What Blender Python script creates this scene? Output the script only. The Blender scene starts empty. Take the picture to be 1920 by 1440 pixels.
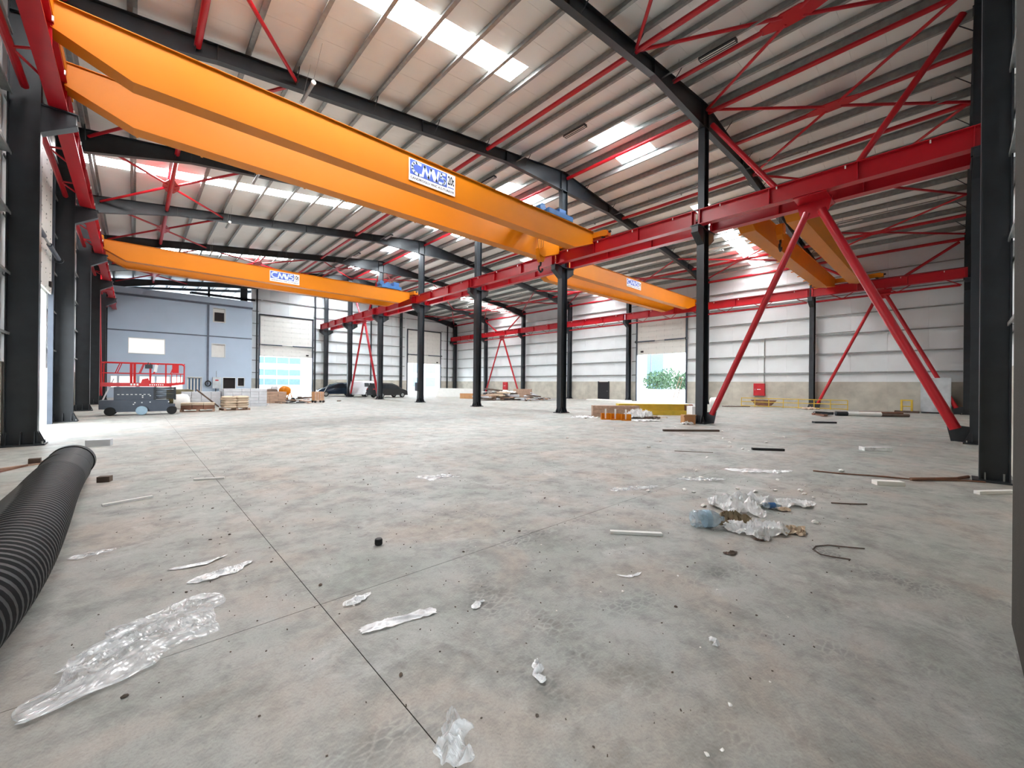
import bpy, bmesh, math, random
from mathutils import Vector, Matrix, noise
random.seed(7)
S = bpy.context.scene
COL = S.collection
# ------------------------------------------------------------------ camera
F, YAW, PIT, ROLL, H = 768.38, .7444, .0014, .0096, 1.65
cam = bpy.data.cameras.new('camera'); cam.sensor_fit = 'HORIZONTAL'; cam.sensor_width = 36
cam.lens = F / 1920 * 36; cam.clip_start = .05; cam.clip_end = 600
co = bpy.data.objects.new('camera', cam); COL.objects.link(co)
fw = Vector((math.sin(YAW)*math.cos(PIT), math.cos(YAW)*math.cos(PIT), math.sin(PIT)))
rt = Vector((math.cos(YAW), -math.sin(YAW), 0)); up = rt.cross(fw)
cr, sr = math.cos(ROLL), math.sin(ROLL)
rt2 = rt*cr + up*sr
up2 = up*cr - rt*sr
M = Matrix((rt2, up2, -fw)).transposed().to_4x4(); M.translation = Vector((0, 0, H))
co.matrix_world = M
S.camera = co
# ------------------------------------------------------------------ world and lights
W = bpy.data.worlds.new('sky'); S.world = W; W.use_nodes = True
wn = W.node_tree; bg = wn.nodes['Background']
bg.inputs['Color'].default_value = (.86, .93, 1, 1); bg.inputs['Strength'].default_value = 5.5
SKY_STRIP, SKY_VENT = 24.0, 42.0
def area(name, loc, rot, sx, sy, power, color=(1, 1, 1)):
    l = bpy.data.lights.new(name, 'AREA'); l.shape = 'RECTANGLE'; l.size = sx; l.size_y = sy
    l.energy = power; l.color = color
    o = bpy.data.objects.new(name, l); COL.objects.link(o); o.location = loc; o.rotation_euler = rot
    return o
def portal(name, loc, rot, sx, sy):
    o = area(name, loc, rot, sx, sy, 1); o.data.cycles.is_portal = True
    return o
R90 = math.pi/2
portal('daylight_left_door', (-2.75, 20.1, 2.5), (0, -R90, 0), 5, 5.6)
portal('daylight_end_door_a', (14.1, 57.6, 2.4), (-R90, 0, 0), 6, 4.9)
portal('daylight_end_door_b', (33.7, 57.6, 2.4), (-R90, 0, 0), 6, 4.9)
portal('daylight_right_door', (40.4, 20.6, 2.5), (0, R90, 0), 5, 5.4)
portal('daylight_front_door', (-.05, -1.3, 1.08), (R90, 0, 0), 1.3, 2.2)
S.view_settings.view_transform = 'Standard'; S.view_settings.look = 'None'
S.view_settings.gamma = 1; S.view_settings.use_curve_mapping = False
S.view_settings.exposure = 1.22
S.cycles.max_bounces = 10; S.cycles.diffuse_bounces = 6; S.cycles.glossy_bounces = 3
S.cycles.transmission_bounces = 4; S.cycles.transparent_max_bounces = 8
S.cycles.caustics_reflective = False; S.cycles.caustics_refractive = False
S.cycles.sample_clamp_indirect = 6; S.cycles.use_denoising = True
S.cycles.use_adaptive_sampling = True; S.cycles.adaptive_threshold = .015

# ------------------------------------------------------------------ frame data (metres)
XL, XM, XR, D, Y1 = -1.8, 18.66, 39.0, 8.17, -.43
def YF(n): return Y1 + (n-1)*D
def zr(x): return 14.28 - .12*abs(x-XM)          # top of the rafters
WL, WR, WB, WF = -2.42, 39.8, 57.2, -.75         # inner wall faces
# ------------------------------------------------------------------ materials
def lin(c):
    return tuple(((v/255)/12.92 if v/255 <= .04045 else ((v/255+.055)/1.055)**2.4) for v in c)
MATS = {}
def mat(name, rgb, rough=.6, metal=0., var=.12, scale=3., bump=.0, bscale=40., spec=.5, emit=None, var2=0, stretch=None):
    m = bpy.data.materials.new(name); m.use_nodes = True; nt = m.node_tree; N = nt.nodes; L = nt.links
    b = N['Principled BSDF']; b.inputs['Roughness'].default_value = rough; b.inputs['Metallic'].default_value = metal
    b.inputs['Specular IOR Level'].default_value = spec
    g = N.new('ShaderNodeNewGeometry'); mp = N.new('ShaderNodeMapping'); L.new(g.outputs['Position'], mp.inputs[0])
    if stretch: mp.inputs['Scale'].default_value = stretch
    n = N.new('ShaderNodeTexNoise'); n.inputs['Scale'].default_value = scale; n.inputs['Detail'].default_value = 4
    L.new(mp.outputs[0], n.inputs['Vector'])
    r = N.new('ShaderNodeMapRange'); L.new(n.outputs['Fac'], r.inputs[0])
    r.inputs[1].default_value = .3; r.inputs[2].default_value = .7
    r.inputs[3].default_value = 1-var; r.inputs[4].default_value = 1+var
    mx = N.new('ShaderNodeVectorMath'); mx.operation = 'SCALE'; c = lin(rgb)
    mx.inputs[0].default_value = c; L.new(r.outputs[0], mx.inputs['Scale'])
    L.new(mx.outputs[0], b.inputs['Base Color'])
    if bump:
        n2 = N.new('ShaderNodeTexNoise'); n2.inputs['Scale'].default_value = bscale; n2.inputs['Detail'].default_value = 3
        L.new(mp.outputs[0], n2.inputs['Vector'])
        bp = N.new('ShaderNodeBump'); bp.inputs['Strength'].default_value = bump; bp.inputs['Distance'].default_value = .02
        L.new(n2.outputs['Fac'], bp.inputs['Height']); L.new(bp.outputs[0], b.inputs['Normal'])
    if emit:
        b.inputs['Emission Color'].default_value = (*emit[:3], 1); b.inputs['Emission Strength'].default_value = emit[3]
    MATS[name] = m
    return m
mat('dark_paint', (34, 39, 44), .38, var=.2)
mat('red_paint', (178, 14, 30), .34, var=.06)
mat('dull_yellow', (214, 180, 60), .5)
mat('yellow_paint', (198, 114, 0), .45, spec=.25, var=.03, scale=1)
mat('joint_dark', (46, 42, 38), 1., spec=0)
mat('galvanised', (150, 152, 150), .38, .55, var=.15, scale=6)
mat('white_wall', (230, 235, 237), .5, var=.035, scale=.8, bump=.05)
mat('plinth_concrete', (190, 186, 174), .85, var=.16, scale=1.4, bump=.3, bscale=12)
mat('blue_facade', (178, 194, 212), .8, var=.03, scale=.6)
mat('facade_groove', (96, 102, 116), .8)
mat('white_frame', (228, 226, 220), .5, var=.03)
mat('dark_void', (40, 34, 34), .9)  # near-black for latch boxes, and painted as the shade inside holes
mat('door_panel', (222, 220, 214), .5, var=.03)
mat('black_plastic', (20, 20, 22), .5, var=.2, spec=.35)
mat('black_rubber', (22, 22, 22), .8)
mat('blue_paint', (40, 95, 150), .45)
mat('steel_rope', (70, 60, 50), .5, .5)
mat('sign_white', (236, 236, 238), .4, var=.01)
mat('sign_blue', (74, 98, 184), .4, var=.01)
mat('sign_light', (206, 220, 250), .4, var=.01)
mat('sign_black', (24, 24, 28), .4, var=.01)
mat('lift_red', (196, 18, 24), .4, var=.05)
mat('lift_grey', (66, 74, 86), .5)
mat('wheel_blue', (150, 176, 192), .7)
mat('cardboard', (190, 140, 96), .85, var=.08)
mat('wood', (172, 142, 122), .8, var=.2, scale=2, stretch=(1, 6, 6))
mat('dark_wood', (92, 76, 66), .8, var=.3, scale=3)
mat('sack_paper', (196, 176, 152), .85, var=.1, bump=.3)
mat('grey_block', (196, 198, 202), .8, var=.08)
mat('jamb_brown', (44, 39, 31), .85, var=.15, scale=6, bump=.4, bscale=90)
mat('grey_box', (196, 202, 206), .5)
mat('cabinet_red', (196, 26, 40), .45)
mat('stone', (214, 204, 190), .9, var=.2)
mat('outside_ground', (205, 200, 192), .9, var=.08, scale=.4)
mat('leaf', (52, 78, 54), .8, var=.4)
mat('outside_white', (200, 204, 208), .7, var=.03)
mat('outside_glass', (74, 100, 126), .15, var=.1)
mat('beige_roof', (0, 0, 0))
mat('car_black', (5, 5, 7), .5, var=.02)
mat('car_white', (226, 228, 232), .25, var=.02)
mat('car_navy', (18, 34, 50), .2, var=.02)
mat('car_glass', (30, 36, 42), .08, var=.02)
mat('tail_light', (190, 20, 24), .3)
mat('white_plastic', (232, 232, 228), .5, var=.04)
mat('rust', (120, 84, 66), .8, var=.25)
mat('olive', (84, 78, 50), .8, var=.3)
mat('foam_chip', (236, 234, 228), .8, var=.05)
mat('brown_rag', (134, 118, 92), .9, var=.3)
mat('grit', (82, 70, 60), .9, var=.4)
def emis(name, rgb, s):
    m = bpy.data.materials.new(name); m.use_nodes = True; b = m.node_tree.nodes['Principled BSDF']
    b.inputs['Base Color'].default_value = (.8, .8, .8, 1)
    b.inputs['Emission Color'].default_value = (*rgb, 1); b.inputs['Emission Strength'].default_value = s
    MATS[name] = m; return m
emis('skylight_glow', (.98, .99, 1.), SKY_STRIP)
emis('lit_window', (1, .98, .93), .9); emis('cream_window_glow', (1, .97, .9), .28)  # added emission brightens the cream pane; lit panes glow for daylight behind
emis('vent_glow', (.86, .94, 1.), SKY_VENT)
# corrugated beige underside of the roof
m = MATS['beige_roof']; nt = m.node_tree; N = nt.nodes; L = nt.links; b = N['Principled BSDF']
b.inputs['Roughness'].default_value = .42; b.inputs['Metallic'].default_value = 0
for l in list(b.inputs['Base Color'].links): L.remove(l)
g = N.new('ShaderNodeNewGeometry'); n = N.new('ShaderNodeTexNoise'); n.inputs['Scale'].default_value = .6
L.new(g.outputs['Position'], n.inputs['Vector'])
cr_ = N.new('ShaderNodeValToRGB'); L.new(n.outputs['Fac'], cr_.inputs[0])
cr_.color_ramp.elements[0].color = (*lin((226, 226, 221)), 1); cr_.color_ramp.elements[1].color = (*lin((240, 240, 236)), 1)
L.new(cr_.outputs[0], b.inputs['Base Color'])
wv = N.new('ShaderNodeTexWave'); wv.wave_type = 'BANDS'; wv.bands_direction = 'Y'; wv.inputs['Scale'].default_value = 1.6
L.new(g.outputs['Position'], wv.inputs['Vector'])
bp = N.new('ShaderNodeBump'); bp.inputs['Strength'].default_value = .35; bp.inputs['Distance'].default_value = .01
L.new(wv.outputs['Fac'], bp.inputs['Height']); L.new(bp.outputs[0], b.inputs['Normal'])
# thin clear film
def film(name, alpha, rgb=(225, 228, 226)):
    m = bpy.data.materials.new(name); m.use_nodes = True; nt = m.node_tree; N = nt.nodes; L = nt.links
    b = N['Principled BSDF']; b.inputs['Base Color'].default_value = (*lin(rgb), 1)
    b.inputs['Roughness'].default_value = .16; b.inputs['Specular IOR Level'].default_value = .9
    t = N.new('ShaderNodeBsdfTransparent'); mx = N.new('ShaderNodeMixShader')
    g = N.new('ShaderNodeNewGeometry'); n = N.new('ShaderNodeTexNoise'); n.inputs['Scale'].default_value = 9
    L.new(g.outputs['Position'], n.inputs['Vector'])
    r = N.new('ShaderNodeMapRange'); L.new(n.outputs['Fac'], r.inputs[0]); r.inputs[1].default_value = .35; r.inputs[2].default_value = .65
    r.inputs[3].default_value = alpha-.18; r.inputs[4].default_value = alpha+.18; r.clamp = True
    L.new(r.outputs[0], mx.inputs[0]); L.new(t.outputs[0], mx.inputs[1]); L.new(b.outputs[0], mx.inputs[2])
    L.new(mx.outputs[0], N['Material Output'].inputs[0]); MATS[name] = m
film('clear_film', .46, (240, 243, 244)); film('milky_film', .86, (246, 247, 247)); film('bottle_film', .45, (176, 200, 214))
film('wrap_film', .85, (236, 240, 242))
# concrete floor
m = bpy.data.materials.new('floor_concrete'); m.use_nodes = True; MATS['floor_concrete'] = m
nt = m.node_tree; N = nt.nodes; L = nt.links; b = N['Principled BSDF']
g = N.new('ShaderNodeNewGeometry'); P = g.outputs['Position']
def nz(scale, detail=6, vec=P, rough=.6, dist=0):
    n = N.new('ShaderNodeTexNoise'); n.inputs['Scale'].default_value = scale; n.inputs['Detail'].default_value = detail
    n.inputs['Roughness'].default_value = rough; n.inputs['Distortion'].default_value = dist; L.new(vec, n.inputs['Vector']); return n.outputs['Fac']
def ramp(fac, stops):
    r = N.new('ShaderNodeValToRGB'); L.new(fac, r.inputs[0]); e = r.color_ramp.elements
    while len(e) < len(stops): e.new(.5)
    for i, (p, c) in enumerate(stops):
        e[i].position = p; e[i].color = (c, c, c, 1) if isinstance(c, (int, float)) else (*c, 1)
    return r.outputs[0]
def mixc(a, bb, f, mode='MIX'):
    x = N.new('ShaderNodeMix'); x.data_type = 'RGBA'; x.blend_type = mode
    if isinstance(f, float): x.inputs[0].default_value = f
    else: L.new(f, x.inputs[0])
    for i, v in ((6, a), (7, bb)):
        if isinstance(v, tuple): x.inputs[i].default_value = (*v, 1)
        else: L.new(v, x.inputs[i])
    return x.outputs[2]
def mth(op, a, bb=None, c=None):
    x = N.new('ShaderNodeMath'); x.operation = op
    for i, v in enumerate((a, bb, c)):
        if v is None: continue
        if isinstance(v, (int, float)): x.inputs[i].default_value = v
        else: L.new(v, x.inputs[i])
    return x.outputs[0]
base = ramp(nz(.45, 8), [(.3, lin((140, 138, 130))), (.55, lin((160, 159, 153))), (.75, lin((178, 178, 174)))])
tint = ramp(nz(.9, 5, dist=.6), [(.35, lin((176, 160, 146))), (.5, lin((162, 162, 156))), (.66, lin((140, 150, 142)))])
c = mixc(base, tint, .5)
c = mixc(c, lin((92, 92, 88)), mth('MULTIPLY', ramp(nz(2.2, 9, rough=.75), [(.47, 0.), (.72, 1.)]), .7))
c = mixc(c, lin((208, 208, 204)), mth('MULTIPLY', ramp(nz(1.3, 9, rough=.7, dist=1.2), [(.56, 0.), (.7, 1.)]), .35))
c = mixc(c, lin((104, 76, 64)), mth('MULTIPLY', ramp(nz(.7, 8, rough=.75, dist=.4), [(.6, 0.), (.74, 1.)]), .5))
c = mixc(c, lin((60, 52, 46)), mth('MULTIPLY', ramp(nz(26, 3), [(.68, 0.), (.76, 1.)]), .55))
c = mixc(c, ramp(nz(70, 5, rough=.8), [(.3, .72), (.5, 1.), (.7, 1.16)]), .75, 'MULTIPLY')
c = mixc(c, ramp(nz(7, 9, rough=.75, dist=.8), [(.35, .8), (.5, 1.), (.7, 1.1)]), .8, 'MULTIPLY')
# tyre tread prints: brick pattern kept inside curved bands
sx = N.new('ShaderNodeSeparateXYZ'); L.new(P, sx.inputs[0])
wob = nz(.8, 3)
def band(cx, cy, rad, wid, amt, col=lin((84, 86, 86)), rot=.6):
    global c
    dx = mth('SUBTRACT', sx.outputs[0], cx); dy = mth('SUBTRACT', sx.outputs[1], cy)
    d = mth('SQRT', mth('ADD', mth('MULTIPLY', dx, dx), mth('MULTIPLY', dy, dy)))
    d = mth('ABSOLUTE', mth('SUBTRACT', mth('ADD', d, mth('MULTIPLY', wob, .12)), rad+.06))
    mask = mth('SMOOTH_MIN', mth('MAXIMUM', mth('SUBTRACT', 1.25, mth('DIVIDE', d, wid)), 0), 1., .1)
    mp = N.new('ShaderNodeMapping'); mp.inputs['Rotation'].default_value = (0, 0, rot); L.new(P, mp.inputs[0])
    mp.inputs['Scale'].default_value = (1, 1.7, 1)
    br = N.new('ShaderNodeTexVoronoi'); br.feature = 'DISTANCE_TO_EDGE'; br.inputs['Scale'].default_value = 12; br.inputs['Randomness'].default_value = .85
    L.new(mp.outputs[0], br.inputs['Vector'])
    bo_ = ramp(br.outputs['Distance'], [(.02, 0.), (.16, 1.)])
    f = mth('MULTIPLY', mth('MULTIPLY', mask, bo_), mth('MULTIPLY', ramp(nz(1.7, 6), [(.46, 0.), (.64, 1.)]), amt))
    c = mixc(c, col, f)
band(3.4, 1.4, 1.75, .16, .7, rot=.3); band(1.0, -1.0, 2.75, .16, .5, rot=1.0); band(.2, 5.2, 3.6, .12, .4, rot=.7)
band(9, 9, 7.6, .14, .45, rot=.2); band(8, 10, 6.6, .14, .4); band(7, 1.5, 4.9, .2, .5, lin((100, 96, 90)), .9)
band(2.6, -.6, 2.35, .2, .55, rot=1.3)
L.new(c, b.inputs['Base Color'])
L.new(ramp(nz(1.1, 6), [(.3, .42), (.7, .68)]), b.inputs['Roughness'])
bp = N.new('ShaderNodeBump'); bp.inputs['Strength'].default_value = .25; bp.inputs['Distance'].default_value = .01
L.new(nz(14, 8, rough=.7), bp.inputs['Height']); L.new(bp.outputs[0], b.inputs['Normal'])

# ------------------------------------------------------------------ helpers
class MB:
    def __init__(s): s.v = []; s.f = []
    def add(s, vs, fs):
        k = len(s.v); s.v += [tuple(v) for v in vs]; s.f += [tuple(i+k for i in f) for f in fs]; return s
    def box(s, x0, x1, y0, y1, z0, z1):
        return s.add([(x0,y0,z0),(x1,y0,z0),(x1,y1,z0),(x0,y1,z0),(x0,y0,z1),(x1,y0,z1),(x1,y1,z1),(x0,y1,z1)],
                     [(0,3,2,1),(4,5,6,7),(0,1,5,4),(1,2,6,5),(2,3,7,6),(3,0,4,7)])
    def obox(s, c, sz, rz=0, ry=0, rx=0):
        m = Matrix.Translation(c) @ Matrix.Rotation(rz, 4, 'Z') @ Matrix.Rotation(ry, 4, 'Y') @ Matrix.Rotation(rx, 4, 'X')
        a, b_, d = sz[0]/2, sz[1]/2, sz[2]/2
        vs = [m @ Vector(p) for p in ((-a,-b_,-d),(a,-b_,-d),(a,b_,-d),(-a,b_,-d),(-a,-b_,d),(a,-b_,d),(a,b_,d),(-a,b_,d))]
        return s.add(vs, [(0,3,2,1),(4,5,6,7),(0,1,5,4),(1,2,6,5),(2,3,7,6),(3,0,4,7)])
    def tube(s, p, q, r, n=10, r2=None, cap=True):
        p, q = Vector(p), Vector(q); d = (q-p).normalized(); a = d.orthogonal().normalized(); b_ = d.cross(a); r2 = r if r2 is None else r2
        vs = [p+(a*math.cos(t)+b_*math.sin(t))*r for t in [2*math.pi*i/n for i in range(n)]] + \
             [q+(a*math.cos(t)+b_*math.sin(t))*r2 for t in [2*math.pi*i/n for i in range(n)]]
        fs = [(i, (i+1) % n, n+(i+1) % n, n+i) for i in range(n)]
        if cap: fs += [tuple(range(n))[::-1], tuple(range(n, 2*n))]
        return s.add(vs, fs)
    def path(s, pts, r, n=6):
        for a, b_ in zip(pts[:-1], pts[1:]): s.tube(a, b_, r, n)
        return s
    def prism(s, poly, axis, a, b_):
        def mk(p, t): return (t, p[0], p[1]) if axis == 'x' else ((p[0], t, p[1]) if axis == 'y' else (p[0], p[1], t))
        n = len(poly); vs = [mk(p, a) for p in poly]+[mk(p, b_) for p in poly]
        return s.add(vs, [(i, (i+1) % n, n+(i+1) % n, n+i) for i in range(n)]+[tuple(range(n))[::-1], tuple(range(n, 2*n))])
    def lathe(s, prof, c, axis='z', n=20):
        c = Vector(c); vs = []
        for r, h in prof:
            for i in range(n):
                t = 2*math.pi*i/n; u, w = r*math.cos(t), r*math.sin(t)
                vs.append(c+Vector({'z': (u, w, h), 'y': (u, h, w), 'x': (h, u, w)}[axis]))
        k = len(prof)
        fs = [(j*n+i, j*n+(i+1) % n, (j+1)*n+(i+1) % n, (j+1)*n+i) for j in range(k-1) for i in range(n)]
        return s.add(vs, fs+[tuple(range(n))[::-1], tuple(range((k-1)*n, k*n))])
    def mesh(s, name, m, off=(0, 0, 0), smooth=False):
        me = bpy.data.meshes.new(name)
        me.from_pydata([(v[0]-off[0], v[1]-off[1], v[2]-off[2]) for v in s.v], [], s.f)
        bm = bmesh.new(); bm.from_mesh(me); bmesh.ops.recalc_face_normals(bm, faces=bm.faces); bm.to_mesh(me); bm.free()
        me.materials.append(MATS[m])
        if smooth:
            for p in me.polygons: p.use_smooth = True
            try: me.set_sharp_from_angle(angle=math.radians(35))
            except Exception: pass
        return me
    def build(s, name, m, parent=None, world=False, smooth=False, label=None, kind=None):
        off = (0, 0, 0)
        if world and parent:
            r = parent
            while r.parent: r = r.parent
            off = tuple(r.location)
        o = bpy.data.objects.new(name, s.mesh(name, m, off, smooth)); COL.objects.link(o)
        if parent: o.parent = parent
        if label: o['label'] = label
        if kind: o['kind'] = kind
        return o
def thing(name, label, cat, loc=(0, 0, 0), rz=0, group=None):
    o = bpy.data.objects.new(name, None); COL.objects.link(o); o.location = loc; o.rotation_euler = (0, 0, rz)
    o.empty_display_size = .2; o['label'] = label; o['category'] = cat
    if group: o['group'] = group
    return o
def solo(mb, name, m, label, cat, loc, rz=0, group=None, smooth=False, kind=None):
    o = mb.build(name, m, smooth=smooth); o.location = loc; o.rotation_euler = (0, 0, rz); o['label'] = label; o['category'] = cat
    if group: o['group'] = group
    if kind: o['kind'] = kind
    return o
def struct(name, loc=(0, 0, 0)):
    o = bpy.data.objects.new(name, None); COL.objects.link(o); o.location = loc; o['kind'] = 'structure'; return o
def inst(me, name, parent, loc=(0, 0, 0), rot=(0, 0, 0), scl=None):
    o = bpy.data.objects.new(name, me); COL.objects.link(o); o.parent = parent; o.location = loc; o.rotation_euler = rot
    if scl: o.scale = scl
    return o
def dup(root, loc=None, rz=None, label=None, group=None):
    r = root.copy(); COL.objects.link(r)
    if loc is not None: r.location = loc
    if rz is not None: r.rotation_euler = (0, 0, rz)
    if label: r['label'] = label
    if group: r['group'] = group
    for ch in list(root.children):
        c_ = ch.copy(); COL.objects.link(c_); c_.parent = r
        for gch in list(ch.children):
            d_ = gch.copy(); COL.objects.link(d_); d_.parent = c_
    return r
ORD = ['first', 'second', 'third', 'fourth', 'fifth', 'sixth', 'seventh', 'eighth', 'ninth', 'tenth']

# ================================================================== SETTING
# floor: slabs with sawn joints
fl = struct('floor')
xs = [-3.0, 1.03, 6.2, 11.3, 16.4, 21.5, 26.6, 31.7, 36.0, 40.6]; ys = [-6.0, 3.2, 8.65, 14.1, 19.55, 25, 30.45, 35.9, 41.35, 46.8, 52.25, 58.2]
for i in range(len(xs)-1):
    for j in range(len(ys)-1):
        MB().box(xs[i]+.003, xs[i+1]-.003, ys[j]+.003, ys[j+1]-.003, -.12, 0).build('floor_slab', 'floor_concrete', fl)
jf = MB()
for x in xs[1:-1]: jf.box(x-.003, x+.003, ys[0], ys[-1], -.1, -.002)
for y in ys[1:-1]: jf.box(xs[0], xs[-1], y-.003, y+.003, -.1, -.0022)
jf.build('joint_filler', 'joint_dark', fl)

# walls -------------------------------------------------------------
GZ = [2.8, 4.27, 5.75, 7.22, 8.7, 10.17]
def side_wall(name, xin, sgn, doors):
    w = struct(name); wall_h = zr(xin)+.3; bk = MB(); xa_, xb_ = sorted((xin+sgn*.13, xin+sgn*.17))
    yy_ = WF-.2
    for (a, b_, t) in doors: bk.box(xa_, xb_, yy_, a, 0, wall_h).box(xa_, xb_, a, b_, t, wall_h); yy_ = b_
    bk.box(xa_, xb_, yy_, WB+.2, 0, wall_h).build('leak_backing', 'white_wall', w)  # unseen backing added to stop daylight leaking through the panel gaps
    for k in range(28):
        y0 = WF+k*2.07; y1 = min(y0+2.07, WB)
        d = [q for q in doors if q[0]-.01 < (y0+y1)/2 < q[1]+.01]
        if not d or True:
            segs = [(y0, y1)]
            for (a, b_, t) in doors:
                ns = []
                for (p, q) in segs:
                    if q <= a or p >= b_: ns.append((p, q)); continue
                    if p < a: ns.append((p, a))
                    if q > b_: ns.append((b_, q))
                segs = ns
            for (p, q) in segs:
                if q-p < .05: continue
                a, b_ = sorted((xin+sgn*.02, xin+sgn*.12))
                MB().box(a, b_, p+.004, q-.004, 2.1, wall_h).build('wall_panel', 'white_wall', w)
                a, b_ = sorted((xin-sgn*.03, xin+sgn*.2))
                MB().box(a, b_, p+.003, q-.003, 0, 2.1).build('plinth_panel', 'plinth_concrete', w)
            for (a, b_, t) in doors:
                p, q = max(a, y0), min(b_, y1)
                if q-p > .05:
                    x0, x1 = sorted((xin+sgn*.02, xin+sgn*.12))
                    MB().box(x0, x1, p+.004, q-.004, t, wall_h).build('wall_panel', 'white_wall', w)
    for bay in range(7):
        y0, y1 = YF(bay+1)+.16, YF(bay+2)-.16
        for z in GZ + [11.45]:
            if z > wall_h-.1: continue
            segs = [(y0, y1)]
            for (a, b_, t) in doors:
                if z < 9.6 and b_ > y0 and a < y1: segs = [(y0, a-.15), (b_+.15, y1)]
            for (p, q) in segs:
                if q-p < .2: continue
                x0, x1 = sorted((xin-sgn*.16, xin+sgn*.02))
                g_ = MB().box(x0, x1, p, q, z, z+.015)
                xa, xb = sorted((xin-sgn*.16, xin-sgn*.14)); g_.box(xa, xb, p, q, z-.05, z)
                xa, xb = sorted((xin-sgn*.0, xin+sgn*.02)); g_.box(xa, xb, p, q, z, z+.06)
                g_.build('girt', 'galvanised', w)
    return w
LD = (17.2, 23.0, 4.85); RD = (18.0, 23.3, 4.95)
wall_left = side_wall('wall_left', WL, -1, [LD])
wall_right = side_wall('wall_right', WR, 1, [RD])
def gable_wall(name, yin, sgn, x0, x1, doors, win=[]):
    w = struct(name); x = x0; bk = MB(); ya_, yb_ = sorted((yin+sgn*.13, yin+sgn*.17))
    def bkp(p, q, z0): bk.prism([(p, z0), (q, z0), (q, zr(q)+.3), *([(XM, zr(XM)+.3)] if p < XM < q else []), (p, zr(p)+.3)], 'y', ya_, yb_)
    xx_ = x0
    for (a, b_, t) in doors: bkp(xx_, a, 0); bkp(a, b_, t); xx_ = b_
    bkp(xx_, x1, 0); bk.build('leak_backing', 'white_wall', w)  # same added backing against light leaks, behind the gable panels
    while x < x1-.01:
        xe = min(x+2.0, x1)
        segs = [(x, xe)]
        cuts = []
        for (a, b_, t) in doors:
            ns = []
            for (p, q) in segs:
                if q <= a or p >= b_: ns.append((p, q)); continue
                cuts.append((max(a, p), min(b_, q), t))
                if p < a: ns.append((p, a))
                if q > b_: ns.append((b_, q))
            segs = ns
        ya, yb = sorted((yin+sgn*.02, yin+sgn*.12)); yc, yd = sorted((yin-sgn*.03, yin+sgn*.2))
        for (p, q) in segs:
            if q-p < .05: continue
            MB().prism([(p+.004, 2.1), (q-.004, 2.1), (q-.004, zr(q)+.3), *([(XM, zr(XM)+.3)] if p < XM < q else []), (p+.004, zr(p)+.3)], 'y', ya, yb).build('wall_panel', 'white_wall', w)
            MB().box(p+.003, q-.003, yc, yd, 0, 2.1).build('plinth_panel', 'plinth_concrete', w)
        for (p, q, t) in cuts:
            if q-p < .05: continue
            MB().prism([(p+.004, t), (q-.004, t), (q-.004, zr(q)+.3), *([(XM, zr(XM)+.3)] if p < XM < q else []), (p+.004, zr(p)+.3)], 'y', ya, yb).build('wall_panel', 'white_wall', w)
        x = xe
    edges = sorted([x0, x1]+[v for v in (4.6, 11.3, 18.66, 24.9, 30.4, 37.2) if x0 < v < x1])
    for a, b_ in zip(edges[:-1], edges[1:]):
        for z in GZ+[11.6, 13.0]:
            if z > min(zr(a), zr(b_))-.1: continue
            p, q = a+.12, b_-.12; segs = [(p, q)]
            for (da, db, t) in doors:
                if z < 10.3: segs = [s_ for (u, v) in segs for s_ in ([(u, v)] if v <= da or u >= db else [(u, da-.15), (db+.15, v)]) if s_[1]-s_[0] > .2]
            for (u, v) in segs:
                y0, y1 = sorted((yin-sgn*.16, yin+sgn*.02)); g_ = MB().box(u, v, y0, y1, z, z+.015)
                y0, y1 = sorted((yin-sgn*.16, yin-sgn*.14)); g_.box(u, v, y0, y1, z-.05, z)
                y0, y1 = sorted((yin, yin+sgn*.02)); g_.box(u, v, y0, y1, z, z+.06)
                g_.build('girt', 'galvanised', w)
    return w
EA = (11.1, 17.05, 4.85); EB = (30.8, 36.65, 4.85)
wall_back = gable_wall('wall_back', WB, 1, 10.2, WR, [EA, EB])
FD = (-.6, .5, 2.15)  # unseen opening behind the camera, shrunk to keep the foreground darker
wall_front = gable_wall('wall_front', WF, -1, WL, WR, [FD])
# brown pier of the doorway beside the camera
MB().box(2.1, 4.55, -.72, -.27, 0, 7.6).build('door_pier', 'jamb_brown', wall_front)

# roof --------------------------------------------------------------
ceil = struct('ceiling')
PU = .27
def roof_piece(x0, x1, y0, y1, name, m, thick=.08, dz=0):
    zz = lambda x: zr(x)+PU+dz
    return MB().prism([(x0, zz(x0)), (x1, zz(x1)), (x1, zz(x1)+thick), (x0, zz(x0)+thick)], 'y', y0, y1).build(name, m, ceil)
YS0 = -1.24
for k in range(58):
    y0 = YS0+1.02*k; y1 = min(y0+1.02, 57.9)-.006
    strip = k >= 12 and (k-12) % 16 == 0
    vent = k >= 12 and (k-12) % 8 in (0, 1) and k < 56
    for side in (-1, 1):
        a = XM+side*0.0; out = -2.62 if side < 0 else 40.0
        cutsx = [XM, out]
        spans = [(XM, out, 'roof_panel', 'beige_roof')]
        if strip or vent:
            spans = []; x = XM
            if vent:
                v0, v1 = XM+side*.5, XM+side*1.72
                spans += [(x, v0, 'roof_panel', 'beige_roof'), (v0, v1, 'roof_vent_pane', 'vent_glow')]; x = v1
            if strip:
                s0 = 10.8 if side < 0 else 27.0; s1 = -1.9 if side < 0 else 39.2
                spans += [(x, s0, 'roof_panel', 'beige_roof'), (s0, s1, 'skylight_pane', 'skylight_glow')]; x = s1
            spans += [(x, out, 'roof_panel', 'beige_roof')]
        for (p, q, nm, mt) in spans:
            p, q = min(p, q), max(p, q)
            roof_piece(p+.003, q-.003, y0, y1, nm, mt)
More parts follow.
